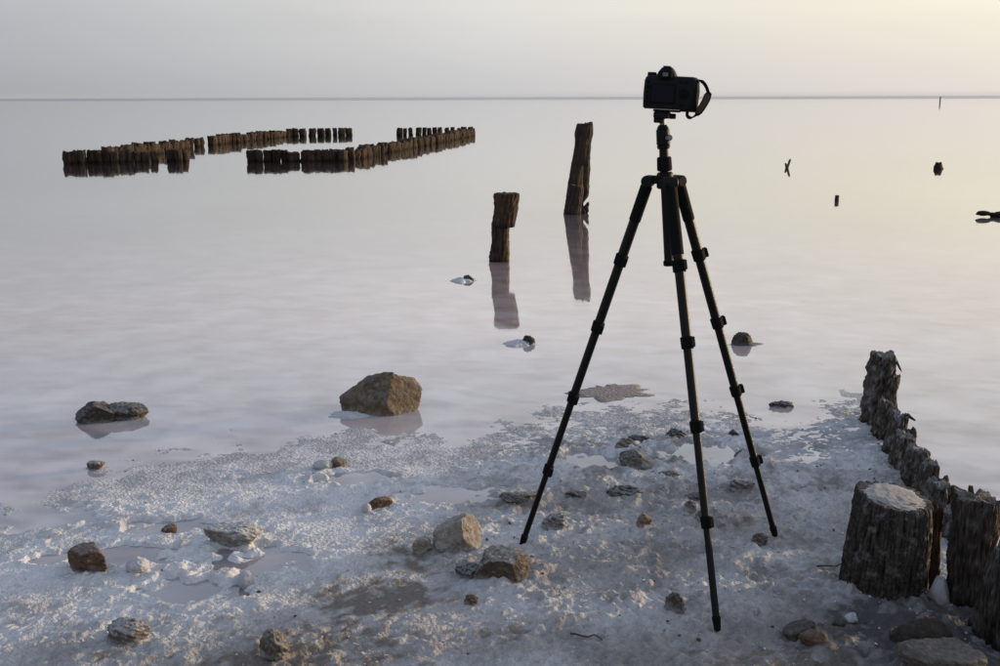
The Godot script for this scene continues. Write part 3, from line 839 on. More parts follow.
func build_rocks() -> void:
	var tan_ := [Color(0.085, 0.062, 0.038), Color(0.26, 0.185, 0.11)]
	var brown := [Color(0.055, 0.036, 0.025), Color(0.25, 0.14, 0.075)]
	var pale := [Color(0.26, 0.22, 0.18), Color(0.44, 0.38, 0.32)]
	var dark := [Color(0.025, 0.022, 0.02), Color(0.12, 0.095, 0.075)]
	var grey := [Color(0.10, 0.085, 0.075), Color(0.24, 0.2, 0.17)]
	var white := [Color(0.5, 0.5, 0.51), Color(0.64, 0.64, 0.66)]
	# the boulder in the brine
	var b := stone("boulder", -0.529, -4.60, Vector3(0.365, 0.172, 0.26), 31, hull_planes([Vector3(-0.19, 0.0, 0.02), Vector3(-0.16, -0.09, 0.06), Vector3(-0.03, -0.11, 0.14), Vector3(0.13, -0.10, 0.10), Vector3(0.165, -0.06, 0.02), Vector3(0.178, 0.02, -0.03), Vector3(0.145, 0.055, -0.06), Vector3(0.05, 0.098, 0.02), Vector3(-0.03, 0.085, -0.03), Vector3(-0.13, 0.035, -0.02), Vector3(0.03, -0.02, 0.125), Vector3(-0.14, -0.08, -0.1), Vector3(0.1, -0.08, -0.13), Vector3(0.02, 0.05, -0.1)], 0.3), 0, 0.035, tan_, 0.16, "largest tan boulder with a ridge, standing in the brine left of the tripod", "boulder", 0.0, 60)
	put(sheet(Vector2(0.09, 0.045), 33, 0.014, Color(0.7, 0.71, 0.73)), "salt_fringe", M.lump, b, Vector3(-0.13, 0, 0.10))
	var ld := stone("low_rock", -1.735, -4.45, Vector3(0.18, 0.082, 0.14), 34, [[Vector3(-0.8, 0.6, 0.3), 0.5], [Vector3(0.6, 0.9, 0), 0.55], [Vector3(0, 0.1, 1), 0.6]], 3, 0.09, dark, 0.2, "low dark double humped rock in the brine at left", "rock", 0.2, 40)
	put(rock_mesh(Vector3(0.18, 0.066, 0.11), 35, [[Vector3(0.2, 1, 0), 0.55]], 4, 0.1, dark, 0.3, 34), "hump", M.rock, ld, Vector3(0.125, 0, 0.0))
	stone("crusted_rock", -1.51, -3.82, Vector3(0.07, 0.034, 0.05), 36, [], 5, 0.15, tan_, 0.9, "small salt capped pebble rock below the low dark rock at left", "rock", 0.0, 20)
	stone("brown_rock", -1.2, -2.93, Vector3(0.134, 0.072, 0.1), 37, [[Vector3(0, 1, 0.1), 0.55], [Vector3(0.5, 0.2, 0.9), 0.6], [Vector3(-0.6, 0.1, 0.8), 0.62]], 4, 0.07, brown, 0.25, "rusty brown block of rock near the lower left", "rock", -0.2, 44)
	stone("salt_lump", -1.052, -2.9, Vector3(0.068, 0.036, 0.06), 38, [], 0, 0.12, white, 0.6, "rounded white salt lump just right of the rusty brown rock", "salt lump", 0.0, 24).material_override = M.lump
	stone("crusted_slab", -0.822, -3.10, Vector3(0.178, 0.05, 0.1), 39, [[Vector3(0, 1, 0), 0.5]], 4, 0.10, [Color(0.16, 0.13, 0.1), Color(0.5, 0.48, 0.46)], 1.3, "long slab rock thickly crusted with white salt, lower left", "rock", 0.1, 40)
	stone("small_rock", -1.05, -3.2, Vector3(0.05, 0.036, 0.04), 40, [], 5, 0.1, brown, 0.6, "small brown stone with salt cap at the edge of a pool", "rock", 0.0, 20)
	stone("salt_lump", -0.719, -2.82, Vector3(0.046, 0.045, 0.05), 41, [], 0, 0.12, white, 0.6, "upright egg sized salt lump below the salt crusted slab", "salt lump", 0.0, 20).material_override = M.lump
	stone("flat_pebble", -0.406, -3.41, Vector3(0.09, 0.035, 0.06), 42, [], 3, 0.05, brown, 0.15, "smooth dark flat stone between the boulder and the pale rock", "rock", 0.15, 26)
	stone("salt_lump", -0.445, -3.37, Vector3(0.035, 0.028, 0.03), 57, [], 0, 0.14, white, 0.5, "tiny salt lump touching the smooth dark flat stone", "salt lump", 0.0, 14).material_override = M.lump
	stone("pale_rock", -0.132, -3.07, Vector3(0.15, 0.095, 0.12), 43, [[Vector3(-0.35, 0.45, 0.8), 0.58], [Vector3(0.8, 0.35, 0.5), 0.5], [Vector3(-0.5, 0.85, -0.1), 0.6], [Vector3(0.1, -0.2, 1), 0.7]], 2, 0.05, pale, 0.3, "pale pointed rock left of the left tripod foot", "rock", 0.1, 50)
	stone("pale_rock", -0.24, -3.04, Vector3(0.06, 0.045, 0.06), 44, [], 4, 0.1, pale, 0.5, "small pale stone leaning on the left side of the pale pointed rock", "rock", 0.0, 22)
	stone("brown_block", 0.006, -2.86, Vector3(0.155, 0.082, 0.115), 45, [[Vector3(0.05, 1, 0.1), 0.5], [Vector3(-0.15, -0.1, 1), 0.55], [Vector3(0.9, 0.2, 0.35), 0.62], [Vector3(-0.8, 0.5, 0.3), 0.66]], 2, 0.055, [Color(0.07, 0.052, 0.038), Color(0.19, 0.14, 0.10)], 0.45, "brown flat topped rock in front of the pale pointed rock", "rock", -0.15, 50)
	stone("dark_rock", -0.092, -2.86, Vector3(0.078, 0.036, 0.06), 46, [], 4, 0.12, dark, 0.5, "small dark rock against the left side of the brown flat topped rock", "rock", 0.0, 26)
	stone("crust_lump", -0.938, -2.49, Vector3(0.11, 0.055, 0.09), 47, [], 3, 0.2, grey, 0.85, "muddy salt crusted lump at the bottom edge, left of centre", "rock", 0.0, 30)
	stone("mud_lump", -0.551, -2.40, Vector3(0.075, 0.06, 0.08), 48, [], 3, 0.18, [Color(0.09, 0.07, 0.055), Color(0.22, 0.18, 0.14)], 0.35, "brown mud lump at the bottom edge in the bare muddy track", "mud lump", 0.0, 26)
	stone("small_rock", -0.603, -3.82, Vector3(0.06, 0.03, 0.05), 49, [[Vector3(0.6, 0.8, 0.1), 0.4]], 2, 0.06, tan_, 0.2, "small wedge shaped tan stone beside white crust below the boulder", "rock", 0.0, 20)
	stone("salt_lump", -0.66, -3.8, Vector3(0.075, 0.03, 0.06), 58, [], 0, 0.2, white, 0.5, "low white crust heap left of the small tan wedge stone", "salt lump", 0.0, 20).material_override = M.lump
	# clods between and around the tripod legs
	stone("clod", 0.498, -3.79, Vector3(0.125, 0.055, 0.09), 50, [], 5, 0.08, grey, 0.35, "domed grey brown stone, biggest of those between the tripod legs", "rock", 0.0, 34)
	stone("clod", 0.427, -3.50, Vector3(0.13, 0.03, 0.06), 51, [], 4, 0.16, dark, 0.5, "long flat dark clod in front of the domed stone", "clod", -0.15, 28)
	stone("clod", 0.557, -4.10, Vector3(0.105, 0.024, 0.05), 52, [], 3, 0.1, dark, 0.2, "thin dark sliver of rock behind the domed stone at waterline", "clod", -0.1, 24)
	stone("clod", 0.483, -3.98, Vector3(0.085, 0.034, 0.06), 53, [], 4, 0.1, tan_, 0.5, "tan clod directly behind the domed stone", "clod", 0.0, 24)
	stone("clod", 0.709, -4.17, Vector3(0.089, 0.036, 0.06), 54, [], 5, 0.14, dark, 0.5, "dark salt flecked clod in the brine left of the front tripod leg", "clod", 0.1, 26)
	stone("clod", 1.25, -4.61, Vector3(0.115, 0.03, 0.06), 55, [], 4, 0.12, dark, 0.45, "flat dark rock in the brine between right leg and tall stake", "rock", 0.12, 26)
	var cg := stone("clod", 1.351, -5.85, Vector3(0.125, 0.07, 0.09), 56, [], 3, 0.06, dark, 0.1, "dark hump shaped stone in the water right of the right leg", "rock", 0.0, 30)
	put(sheet(Vector2(0.085, 0.045), 71, 0.008, Color(0.28, 0.27, 0.28)), "crust_fringe", M.lump, cg, Vector3(0.02, 0, 0.0))
	var ch := stone("clod", 0.16, -5.88, Vector3(0.075, 0.05, 0.06), 59, [], 3, 0.08, dark, 0.1, "small dark stone on a white crust patch left of left tripod leg", "rock", 0.0, 22)
	put(sheet(Vector2(0.085, 0.07), 72, 0.022, Color(0.74, 0.75, 0.77)), "salt_fringe", M.lump, ch, Vector3(-0.05, 0, 0.0))
	var ci := stone("clod", -0.235, -8.0, Vector3(0.08, 0.042, 0.07), 60, [], 3, 0.08, dark, 0.1, "tiny dark stone on white crust left of the shorter post", "rock", 0.0, 22)
	put(sheet(Vector2(0.09, 0.09), 73, 0.024, Color(0.74, 0.75, 0.77)), "salt_fringe", M.lump, ci, Vector3(-0.05, 0, 0.0))
	stone("clod", 0.834, -3.53, Vector3(0.1, 0.03, 0.06), 64, [], 4, 0.12, grey, 0.4, "grey flat clod between front and right tripod legs", "clod", -0.1, 26)
	stone("clod", 0.453, -3.2, Vector3(0.052, 0.034, 0.05), 65, [], 4, 0.14, [Color(0.16, 0.09, 0.04), Color(0.34, 0.2, 0.09)], 0.35, "small orange brown stone in the middle of the tripod's footprint", "rock", 0.0, 22)
	stone("clod", 0.463, -2.63, Vector3(0.058, 0.045, 0.05), 66, [], 3, 0.18, [Color(0.07, 0.05, 0.04), Color(0.2, 0.15, 0.11)], 0.3, "knobbly brown mud clod left of the front tripod foot", "clod", 0.0, 26)
	stone("clod", 0.062, -3.43, Vector3(0.14, 0.022, 0.06), 67, [], 3, 0.12, grey, 0.3, "low flat dirty clod behind the left tripod foot", "clod", 0.0, 26)
	stone("clod", 0.792, -3.08, Vector3(0.058, 0.03, 0.045), 68, [], 4, 0.2, [Color(0.08, 0.055, 0.045), Color(0.2, 0.14, 0.12)], 0.3, "crumbly reddish clod close to the right tripod foot", "clod", 0.0, 22)
	stone("clod", 0.607, -3.69, Vector3(0.085, 0.024, 0.05), 69, [], 3, 0.1, grey, 0.4, "low grey clod touching the right of the domed stone's pool", "clod", 0.0, 22)
	stone("clod", 0.93, -3.93, Vector3(0.07, 0.026, 0.05), 72, [], 3, 0.08, [Color(0.14, 0.085, 0.06), Color(0.24, 0.15, 0.1)], 0.2, "small reddish flat stone touching the lower right tripod leg", "rock", 0.0, 22)
	stone("clod", 0.94, -4.16, Vector3(0.05, 0.024, 0.04), 73, [], 3, 0.1, dark, 0.2, "tiny dark stone in the brine right of the right tripod leg", "rock", 0.0, 18)
	stone("clod", 0.66, -3.46, Vector3(0.085, 0.018, 0.04), 74, [], 3, 0.1, dark, 0.3, "thin dark streak of clod left of the front tripod leg", "clod", 0.0, 20)
	stone("clod", 0.62, -3.32, Vector3(0.045, 0.03, 0.04), 75, [], 3, 0.1, grey, 0.4, "round grey clod, upper of two near the front tripod leg", "clod", 0.0, 18)
	stone("clod", 0.645, -3.24, Vector3(0.05, 0.026, 0.04), 76, [], 3, 0.1, grey, 0.3, "darker round clod, lower of two near the front tripod leg", "clod", 0.0, 18)
	stone("clod", 0.26, -3.5, Vector3(0.075, 0.022, 0.05), 77, [], 3, 0.12, dark, 0.4, "small dark clod right of the left tripod leg's lowest lock", "clod", 0.0, 20)
	stone("clod", 0.17, -3.2, Vector3(0.08, 0.04, 0.07), 78, [], 3, 0.14, grey, 0.75, "grey salt coated knob just right of the left tripod foot", "clod", 0.0, 24)
	stone("clod", -0.08, -2.7, Vector3(0.04, 0.024, 0.035), 79, [], 3, 0.15, brown, 0.2, "crumb of dark mud below the small dark rock", "clod", 0.0, 18)
	# lower right corner
	stone("corner_rock", 0.757, -2.5, Vector3(0.088, 0.042, 0.06), 80, [[Vector3(-0.5, 0.9, 0), 0.45]], 3, 0.06, dark, 0.1, "dark wedge shaped stone right of the front tripod foot", "rock", 0.2, 26)
	stone("corner_rock", 0.775, -2.45, Vector3(0.072, 0.03, 0.05), 81, [], 4, 0.06, brown, 0.1, "flat dark stone right below the wedge shaped one", "rock", -0.3, 24)
	stone("corner_rock", 1.05, -2.47, Vector3(0.155, 0.06, 0.1), 82, [], 3, 0.06, [Color(0.03, 0.024, 0.02), Color(0.09, 0.065, 0.05)], 0.0, "dark smooth rock lying in shade in front of the broad stump", "rock", 0.2, 34)
	stone("corner_rock", 1.04, -2.325, Vector3(0.2, 0.06, 0.12), 83, [[Vector3(0.2, 1, 0.1), 0.5]], 3, 0.07, [Color(0.10, 0.085, 0.07), Color(0.22, 0.18, 0.145)], 0.1, "lighter grey brown rock cut by the bottom edge below the stumps", "rock", 0.0, 40)
	stone("corner_rock", 0.915, -2.58, Vector3(0.04, 0.022, 0.03), 84, [], 4, 0.05, white, 0.5, "small whitish chip in the dark rubble before the broad stump", "rock", 0.4, 16)
	stone("corner_rock", 0.875, -2.56, Vector3(0.035, 0.02, 0.03), 85, [], 4, 0.05, dark, 0.1, "small dark chip beside the whitish chip before the broad stump", "rock", 0.0, 16)
	for s in [[0.98, -2.92, 0.12, "dry dark stem lying on the salt just left of the broad stump", 0.1], [0.22, -2.5, 0.09, "crooked dead stem on the salt left of the front tripod foot", -0.3]]:
		var g := Geo.new()
		var p := Vector3(-s[2] * 0.5, 0.006, 0)
		for k in 6:
			var q := Vector3(-s[2] * 0.5 + s[2] * (k + 1) / 6.0, 0.006 + 0.005 * sin(k * 2.1), 0.012 * sin(k * 1.7))
			rod(g, p, q, 0.003 - 0.0003 * k, 0.0027 - 0.0003 * k, 8, 0.0004)
			p = q
		var o := put(done(g), "dead_stem", M.rubber, self, Vector3(s[0], ground(s[0], s[1]) + 0.003, s[1]))
		o.rotation.y = s[4]
		o.material_override = surface(0.9, 0.2)
		o.material_override.albedo_color = Color(0.34, 0.28, 0.23)
		tag(o, s[3], "stem")


# -------------------------------------------------------------------- tripod and camera
func build_tripod() -> void:
	var low := Vector3(0.468, 0.901, -2.949)
	var axis := (Vector3(0.439, 1.276, -2.949) - low).normalized()
	var at := func(y: float) -> Vector3: return low + axis * ((y - 0.901) / axis.y)
	var foot_at := [Vector3(0.066, 0.015, -3.092), Vector3(0.549, 0.015, -2.504), Vector3(0.853, 0.015, -3.132)]
	for k in 3: foot_at[k].y = ground(foot_at[k].x, foot_at[k].z) + 0.002
	var mid: Vector3 = (foot_at[0] + foot_at[1] + foot_at[2]) / 3.0
	var t := base("tripod", Vector3(mid.x, 0, mid.z), "tall black tripod with spread legs standing on the salt crust", "tripod")
	var o := t.position
	var part := func(g: Geo, called: String, mat: Material, parent: Node) -> MeshInstance3D:
		for k in g.v.size(): g.v[k] -= o
		return put(done(g), called, mat, parent)
	var hub: Vector3 = at.call(1.129)
	var locks := [[0.198, 0.374, 0.568, 0.775], [0.195, 0.371, 0.56, 0.77], [0.189, 0.371, 0.562, 0.77]]
	var radii := [0.0144, 0.0134, 0.0122, 0.0106, 0.0090]
	for k in 3:
		var foot: Vector3 = foot_at[k]
		var out := Vector3(foot.x - mid.x, 0, foot.z - mid.z).normalized()
		var a := hub + out * 0.047 + Vector3(0, -0.005, 0)
		var d := (foot - a).normalized()
		var stops: Array = [0.0] + locks[k] + [1.0]
		var leg: MeshInstance3D
		for s in 5:
			var g := Geo.new()
			rod(g, a.lerp(foot, stops[s]), a.lerp(foot, stops[s + 1] - (0.02 if s == 4 else 0.0)), radii[s], radii[s])
			if s == 0: leg = part.call(g, "leg", M.tube, t)
			else: part.call(g, "leg_section", M.tube, leg)
		for s in 4:
			var p: Vector3 = a.lerp(foot, locks[k][s])
			var r: float = radii[s] + 0.0042
			var g := Geo.new()
			rod(g, p - d * 0.016, p + d * 0.016, r, r - 0.001, 20, 0.002)
			part.call(g, "leg_lock", M.rubber, leg)
			var g2 := Geo.new()
			var side := (out + Vector3(0.5, 0, 0.2)).normalized() if k else Vector3(0.35, 0, 0.9).normalized()
			side = (side - d * side.dot(d)).normalized()
			rbox(g2, Transform3D(Basis(side, -d, side.cross(-d)), p + side * (r + 0.003)), Vector3(0.012, 0.027, 0.014), 0.002)
			part.call(g2, "lever", M.rubber, leg)
		var grip_end := 0.17 if k == 1 else 0.10
		var gg := Geo.new()
		rod(gg, a + d * 0.012, a.lerp(foot, grip_end), 0.0168, 0.0164, 22, 0.003)
		part.call(gg, "grip_sleeve", M.rubber, leg)
		var gf := Geo.new()
		rod(gf, foot - d * 0.034, foot + d * 0.004, 0.0115, 0.0085, 18, 0.003)
		part.call(gf, "foot", M.rubber, leg)
		var gh := Geo.new()
		rod(gh, a - out.cross(Vector3.UP) * 0.019, a + out.cross(Vector3.UP) * 0.019, 0.0165, 0.0165, 20, 0.003)
		rbox(gh, Transform3D(Basis(out, axis, out.cross(axis)), hub + out * 0.028 + Vector3(0, 0.0, 0)), Vector3(0.04, 0.022, 0.02), 0.003)
		part.call(gh, "hinge", M.black, leg)
	var gs := Geo.new()
	rod(gs, at.call(1.106), at.call(1.150), 0.024, 0.022, 26, 0.004)
	part.call(gs, "shoulder", M.black, t)
	var gc := Geo.new()
	rod(gc, at.call(0.901), at.call(1.20), 0.0128, 0.0128, 24, 0.002)
	var col: MeshInstance3D = part.call(gc, "centre_column", M.tube, t)
	var ge := Geo.new()
	rod(ge, at.call(0.893), at.call(0.908), 0.0158, 0.0158, 24, 0.002)
	part.call(ge, "end_cap", M.rubber, col)
	var gk := Geo.new()
	rod(gk, at.call(1.153), at.call(1.191), 0.0205, 0.0195, 26, 0.003)
	part.call(gk, "column_lock", M.rubber, t)
	var gb := Geo.new()
	rod(gb, at.call(1.191), at.call(1.213), 0.0125, 0.0125, 20, 0.001)
	rod(gb, at.call(1.212), at.call(1.222), 0.0165, 0.018, 24, 0.001)
	rod(gb, at.call(1.222), at.call(1.266), 0.0185, 0.0178, 26, 0.003)
	rod(gb, at.call(1.266), at.call(1.276), 0.016, 0.011, 24, 0.001)
	var head: MeshInstance3D = part.call(gb, "ball_head", M.black, t)
	var gn := Geo.new()
	var kp: Vector3 = at.call(1.238)
	rod(gn, kp, kp + Vector3(0.010, 0.004, 0.026), 0.005, 0.005, 14, 0.001)
	rod(gn, kp + Vector3(0.009, 0.004, 0.023), kp + Vector3(0.013, 0.005, 0.035), 0.0085, 0.008, 16, 0.001)
	part.call(gn, "knob", M.steel, head)
	var gl := Geo.new()
	rod(gl, at.call(1.272), at.call(1.293), 0.0075, 0.0085, 18, 0.001)
	part.call(gl, "ball_stem", M.steel, head)
	var yaw := Basis(Vector3.UP, deg_to_rad(-14.0))
	var gp := Geo.new()
	var plate: Vector3 = at.call(1.302)
	var tilt := Basis(Vector3(0, 0, 1), deg_to_rad(-3.0)) * yaw
	rbox(gp, Transform3D(tilt, plate), Vector3(0.042, 0.018, 0.05), 0.003)
	rbox(gp, Transform3D(tilt, plate + Vector3(-0.008, -0.012, 0.0)), Vector3(0.026, 0.018, 0.03), 0.003)
	var clamp_: MeshInstance3D = part.call(gp, "plate_clamp", M.black, head)
	var gq := Geo.new()
	rod(gq, plate + tilt * Vector3(0.02, -0.002, 0.0), plate + tilt * Vector3(0.037, -0.002, 0), 0.0075, 0.007, 16, 0.001)
	part.call(gq, "knob", M.black, head)
	var gr := Geo.new()
	rbox(gr, Transform3D(tilt, plate + tilt * Vector3(0.012, 0.0115, 0)), Vector3(0.07, 0.006, 0.045), 0.0015)
	part.call(gr, "quick_plate", M.rubber, head)
	build_camera(plate + tilt * Vector3(0.018, 0.015, 0.0), tilt)


func lump(g: Geo, rings: Array, sides: int, xf: Transform3D) -> void:
	# a solid lofted through rounded rectangles: each ring is centre y, half x, half z, shift z, shift x
	var at := g.v.size()
	var v := PackedVector3Array()
	var idx := PackedInt32Array()
	v.append(xf * Vector3(rings[0][4], rings[0][0], rings[0][3]))
	for r in rings:
		for s in sides:
			var a := TAU * s / sides
			var e := Vector2(cos(a), sin(a))
			var q := Vector2(signf(e.x) * pow(absf(e.x), 0.42), signf(e.y) * pow(absf(e.y), 0.42))
			v.append(xf * Vector3(r[4] + q.x * r[1], r[0], r[3] + q.y * r[2]))
	v.append(xf * Vector3(rings[-1][4], rings[-1][0], rings[-1][3]))
	idx = blob_index(rings.size(), sides)
	var n := face_normals(v, idx)
	var s2 := 0.0
	for k in v.size(): s2 += n[k].dot(v[k] - xf.origin)
	for k in range(0, idx.size(), 3):
		if s2 < 0.0: g.i.append_array(PackedInt32Array([at + idx[k], at + idx[k + 2], at + idx[k + 1]]))
		else: g.i.append_array(PackedInt32Array([at + idx[k], at + idx[k + 1], at + idx[k + 2]]))
	g.v.append_array(v)
	for q in n: g.n.append(q if s2 >= 0.0 else -q)


func build_camera(at: Vector3, turn: Basis) -> void:
	# own axes: x to the grip, y up, z towards the photographer behind it
	var c := base("photo_camera", at, "black digital reflex camera with hand strap, mounted on top of the tripod", "camera")
	c.basis = turn
	var I := Transform3D.IDENTITY
	var g := Geo.new()
	lump(g, [[0.0, 0.066, 0.024, 0, 0], [0.004, 0.070, 0.028, 0, 0], [0.04, 0.0715, 0.030, 0, 0], [0.074, 0.0705, 0.029, 0, 0], [0.083, 0.067, 0.026, 0, 0], [0.087, 0.060, 0.02, 0, 0]], 40, I)
	var body := put(done(g), "body", M.black, c)
	var gg := Geo.new()
	lump(gg, [[-0.004, 0.019, 0.024, 0, 0.049], [0.002, 0.023, 0.034, -0.008, 0.050], [0.05, 0.0235, 0.036, -0.01, 0.0515], [0.078, 0.021, 0.034, -0.012, 0.051], [0.086, 0.015, 0.026, -0.014, 0.05]], 32, I)
	put(done(gg), "hand_grip", M.rubber, c)
	var gp := Geo.new()
	lump(gp, [[0.078, 0.029, 0.030, -0.006, -0.014], [0.088, 0.027, 0.031, -0.008, -0.014], [0.098, 0.022, 0.03, -0.010, -0.014], [0.107, 0.0155, 0.026, -0.012, -0.014], [0.111, 0.010, 0.02, -0.012, -0.014]], 32, I)
	put(done(gp), "viewfinder_hump", M.black, c)
	var ge := Geo.new()
	rbox(ge, Transform3D(Basis.IDENTITY, Vector3(-0.014, 0.09, 0.03)), Vector3(0.036, 0.023, 0.018), 0.004)
	var eye := put(done(ge), "eyecup", M.rubber, c)
	var gl := Geo.new()
	rbox(gl, Transform3D(Basis.IDENTITY, Vector3(-0.014, 0.09, 0.0388)), Vector3(0.014, 0.010, 0.002), 0.0008)
	put(done(gl), "eyepiece_glass", M.glass, eye)
	var gs := Geo.new()
	rbox(gs, Transform3D(Basis.IDENTITY, Vector3(-0.018, 0.04, 0.0302)), Vector3(0.066, 0.05, 0.003), 0.001)
	var frame := put(done(gs), "screen_frame", M.rubber, c)
	var gs2 := Geo.new()
	rbox(gs2, Transform3D(Basis.IDENTITY, Vector3(-0.018, 0.0405, 0.0318)), Vector3(0.059, 0.044, 0.001), 0.0003)
	put(done(gs2), "screen", M.screen, frame)
	for b in [[-0.0605, 0.070], [-0.0605, 0.057], [-0.0605, 0.044], [-0.0605, 0.031], [-0.0605, 0.018], [0.028, 0.072], [0.042, 0.072], [0.032, 0.012]]:
		var gb := Geo.new()
		rod(gb, Vector3(b[0], b[1], 0.027), Vector3(b[0], b[1], 0.0322), 0.0035, 0.0032, 14, 0.0006)
		put(done(gb), "button", M.rubber, c)
	var gw := Geo.new()
	rod(gw, Vector3(0.038, 0.042, 0.027), Vector3(0.038, 0.042, 0.0325), 0.0135, 0.013, 26, 0.001)
	rod(gw, Vector3(0.038, 0.042, 0.0322), Vector3(0.038, 0.042, 0.0338), 0.0055, 0.005, 18, 0.0005)
	put(done(gw), "control_wheel", M.rubber, c)
	var gd := Geo.new()
	rod(gd, Vector3(-0.053, 0.082, 0.0), Vector3(-0.053, 0.0955, 0.0), 0.0125, 0.0118, 30, 0.001)
	put(done(gd), "mode_dial", M.black, c)
	var gh := Geo.new()
	rbox(gh, Transform3D(Basis.IDENTITY, Vector3(-0.014, 0.1115, 0.004)), Vector3(0.02, 0.003, 0.019), 0.0008)
	put(done(gh), "hot_shoe", M.steel, c)
	var gn := Geo.new()
	rod(gn, Vector3(-0.006, 0.042, -0.028), Vector3(-0.006, 0.042, -0.045), 0.034, 0.034, 40, 0.002)
	rod(gn, Vector3(-0.006, 0.042, -0.045), Vector3(-0.006, 0.042, -0.085), 0.037, 0.037, 40, 0.002)
	rod(gn, Vector3(-0.006, 0.042, -0.085), Vector3(-0.006, 0.042, -0.108), 0.035, 0.0365, 40, 0.002)
	var lens := put(done(gn), "lens", M.black, c)
	var gx := Geo.new()
	rod(gx, Vector3(-0.006, 0.042, -0.105), Vector3(-0.006, 0.042, -0.1095), 0.028, 0.026, 36, 0.001)
	put(done(gx), "front_glass", M.glass, lens)
	var gj := Geo.new()
	rbox(gj, Transform3D(Basis.IDENTITY, Vector3(0.071, 0.079, 0.008)), Vector3(0.008, 0.006, 0.006), 0.001)
	put(done(gj), "strap_lug", M.steel, c)
	# hand strap: a thin cord from the lug, then a broad padded band back to the base
	var curve := Curve3D.new()
	curve.bake_interval = 0.003
	curve.add_point(Vector3(0.073, 0.079, 0.01), Vector3.ZERO, Vector3(0.012, -0.002, 0.004))
	curve.add_point(Vector3(0.097, 0.056, 0.018), Vector3(-0.005, 0.011, 0), Vector3(0.004, -0.009, 0))
	curve.add_point(Vector3(0.096, 0.030, 0.02), Vector3(0.003, 0.01, 0), Vector3(-0.006, -0.014, 0))
	curve.add_point(Vector3(0.066, -0.016, 0.02), Vector3(0.012, 0.007, 0), Vector3(-0.009, -0.004, 0))
	curve.add_point(Vector3(0.049, -0.009, 0.012), Vector3(0.0, -0.008, 0.0), Vector3(0, 0.006, 0))
	curve.add_point(Vector3(0.049, 0.004, 0.01))
	var pts := curve.get_baked_points()
	var section := func(from: float, to: float, wide: float, thick: float) -> ArrayMesh:
		var g2 := Geo.new()
		var last := []
		for k in pts.size():
			var f := float(k) / (pts.size() - 1)
			if f < from or f > to: continue
			var d := (pts[mini(k + 1, pts.size() - 1)] - pts[maxi(k - 1, 0)]).normalized()
			var side := Vector3(0.72, 0.3, 0.6).normalized()
			side = (side - d * side.dot(d)).normalized()
			var nor := side.cross(d)
			var ease := minf(1.0, minf((f - from), (to - f)) / 0.05 * 0.6 + 0.4)
			var q := []
			for e: Vector2 in [Vector2(-1, -0.5), Vector2(-0.9, -1), Vector2(0.9, -1), Vector2(1, -0.5), Vector2(1, 0.5), Vector2(0.9, 1), Vector2(-0.9, 1), Vector2(-1, 0.5)]:
				q.append(pts[k] + side * e.x * wide * 0.5 * ease + nor * e.y * thick * 0.5)
			if last:
				for m in 8:
					var m2 := (m + 1) % 8
					poly(g2, [last[m], last[m2], q[m2], q[m]], pts[k])
			else: poly(g2, q, pts[k] + d * 0.01)
			last = q
		poly(g2, last, pts[0])
		return done(g2)
	var strap := put(section.call(0.0, 1.0, 0.010, 0.003), "hand_strap", M.rubber, c)
	put(section.call(0.24, 0.72, 0.026, 0.0045), "band", M.rubber, strap)
	put(section.call(0.28, 0.68, 0.024, 0.0085), "strap_pad", M.strap, strap)


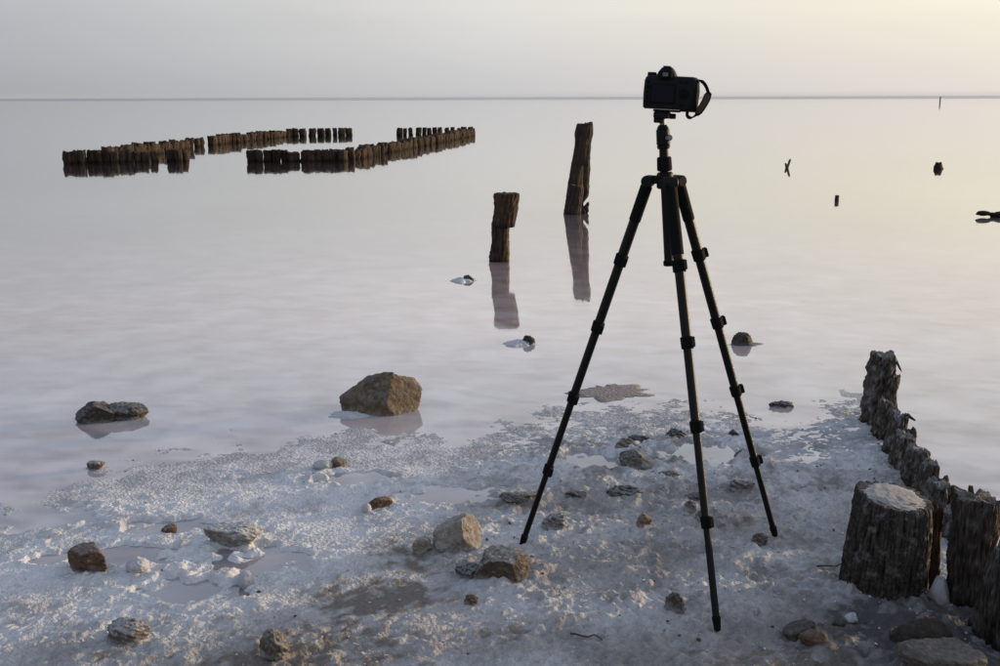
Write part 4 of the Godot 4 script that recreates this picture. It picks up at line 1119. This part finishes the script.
# -------------------------------------------------------------------- loose crumbs on the crust
func scatter(called: String, label: String, count: int, small: float, large: float, mesh: Mesh, mat: Material, tones: Array, where: Callable) -> void:
	var mm := MultiMesh.new()
	mm.transform_format = MultiMesh.TRANSFORM_3D
	mm.use_colors = true
	mm.mesh = mesh
	var spots := []
	var tries := 0
	while spots.size() < count and tries < count * 20:
		tries += 1
		var x := rng.randf_range(-1.75, 1.7)
		var z := rng.randf_range(-4.5, -2.1)
		var h := land(x, z)
		if h < -0.002 or rng.randf() > where.call(x, z): continue
		spots.append(Vector3(x, h, z))
	mm.instance_count = spots.size()
	for k in spots.size():
		var s := small + (large - small) * pow(rng.randf(), 3.5)
		var b := Basis.from_euler(Vector3(rng.randf_range(-0.4, 0.4), rng.randf() * TAU, rng.randf_range(-0.4, 0.4))).scaled_local(Vector3(s * rng.randf_range(0.8, 1.5), s * rng.randf_range(0.5, 0.9), s))
		mm.set_instance_transform(k, Transform3D(b, spots[k]))
		mm.set_instance_color(k, (tones[0] as Color).lerp(tones[1], rng.randf()))
	var o := MultiMeshInstance3D.new()
	o.name = called
	o.multimesh = mm
	o.material_override = mat
	add_child(o)
	tag(o, label, "", "", "stuff")


func build_crumbs() -> void:
	var plain := surface(0.85, 0.35)
	plain.vertex_color_use_as_albedo = true
	var m := rock_mesh(Vector3(1, 0.8, 1), 90, [], 3, 0.22, [Color.WHITE, Color.WHITE], 0.0, 7, 0.3)
	for p in 1:
		var a := m.surface_get_arrays(0)
		var cc: PackedColorArray = a[Mesh.ARRAY_COLOR]
		cc.fill(Color.WHITE)
		a[Mesh.ARRAY_COLOR] = cc
		m = ArrayMesh.new()
		m.add_surface_from_arrays(Mesh.PRIMITIVE_TRIANGLES, a)
	scatter("salt_crumbs", "loose white crumbs of salt strewn over the crust", 3400, 0.002, 0.009, m, plain, [Color(0.34, 0.33, 0.33), Color(0.56, 0.56, 0.57)], func(x: float, z: float) -> float: return 0.15 + 0.85 * dryness(x, z) * clampf(0.5 + 1.3 * n_big.get_noise_2d(x * 2.0, z * 2.0), 0.05, 1.0))
	scatter("mud_crumbs", "dark crumbs of mud and grit strewn over the crust", 300, 0.002, 0.011, m, plain, [Color(0.05, 0.038, 0.03), Color(0.2, 0.15, 0.11)], func(x: float, z: float) -> float: return (0.08 + 0.5 * dryness(x, z)) * clampf(0.4 + 1.8 * n_big.get_noise_2d(x * 1.6 + 5.0, z * 1.6), 0.02, 1.0))
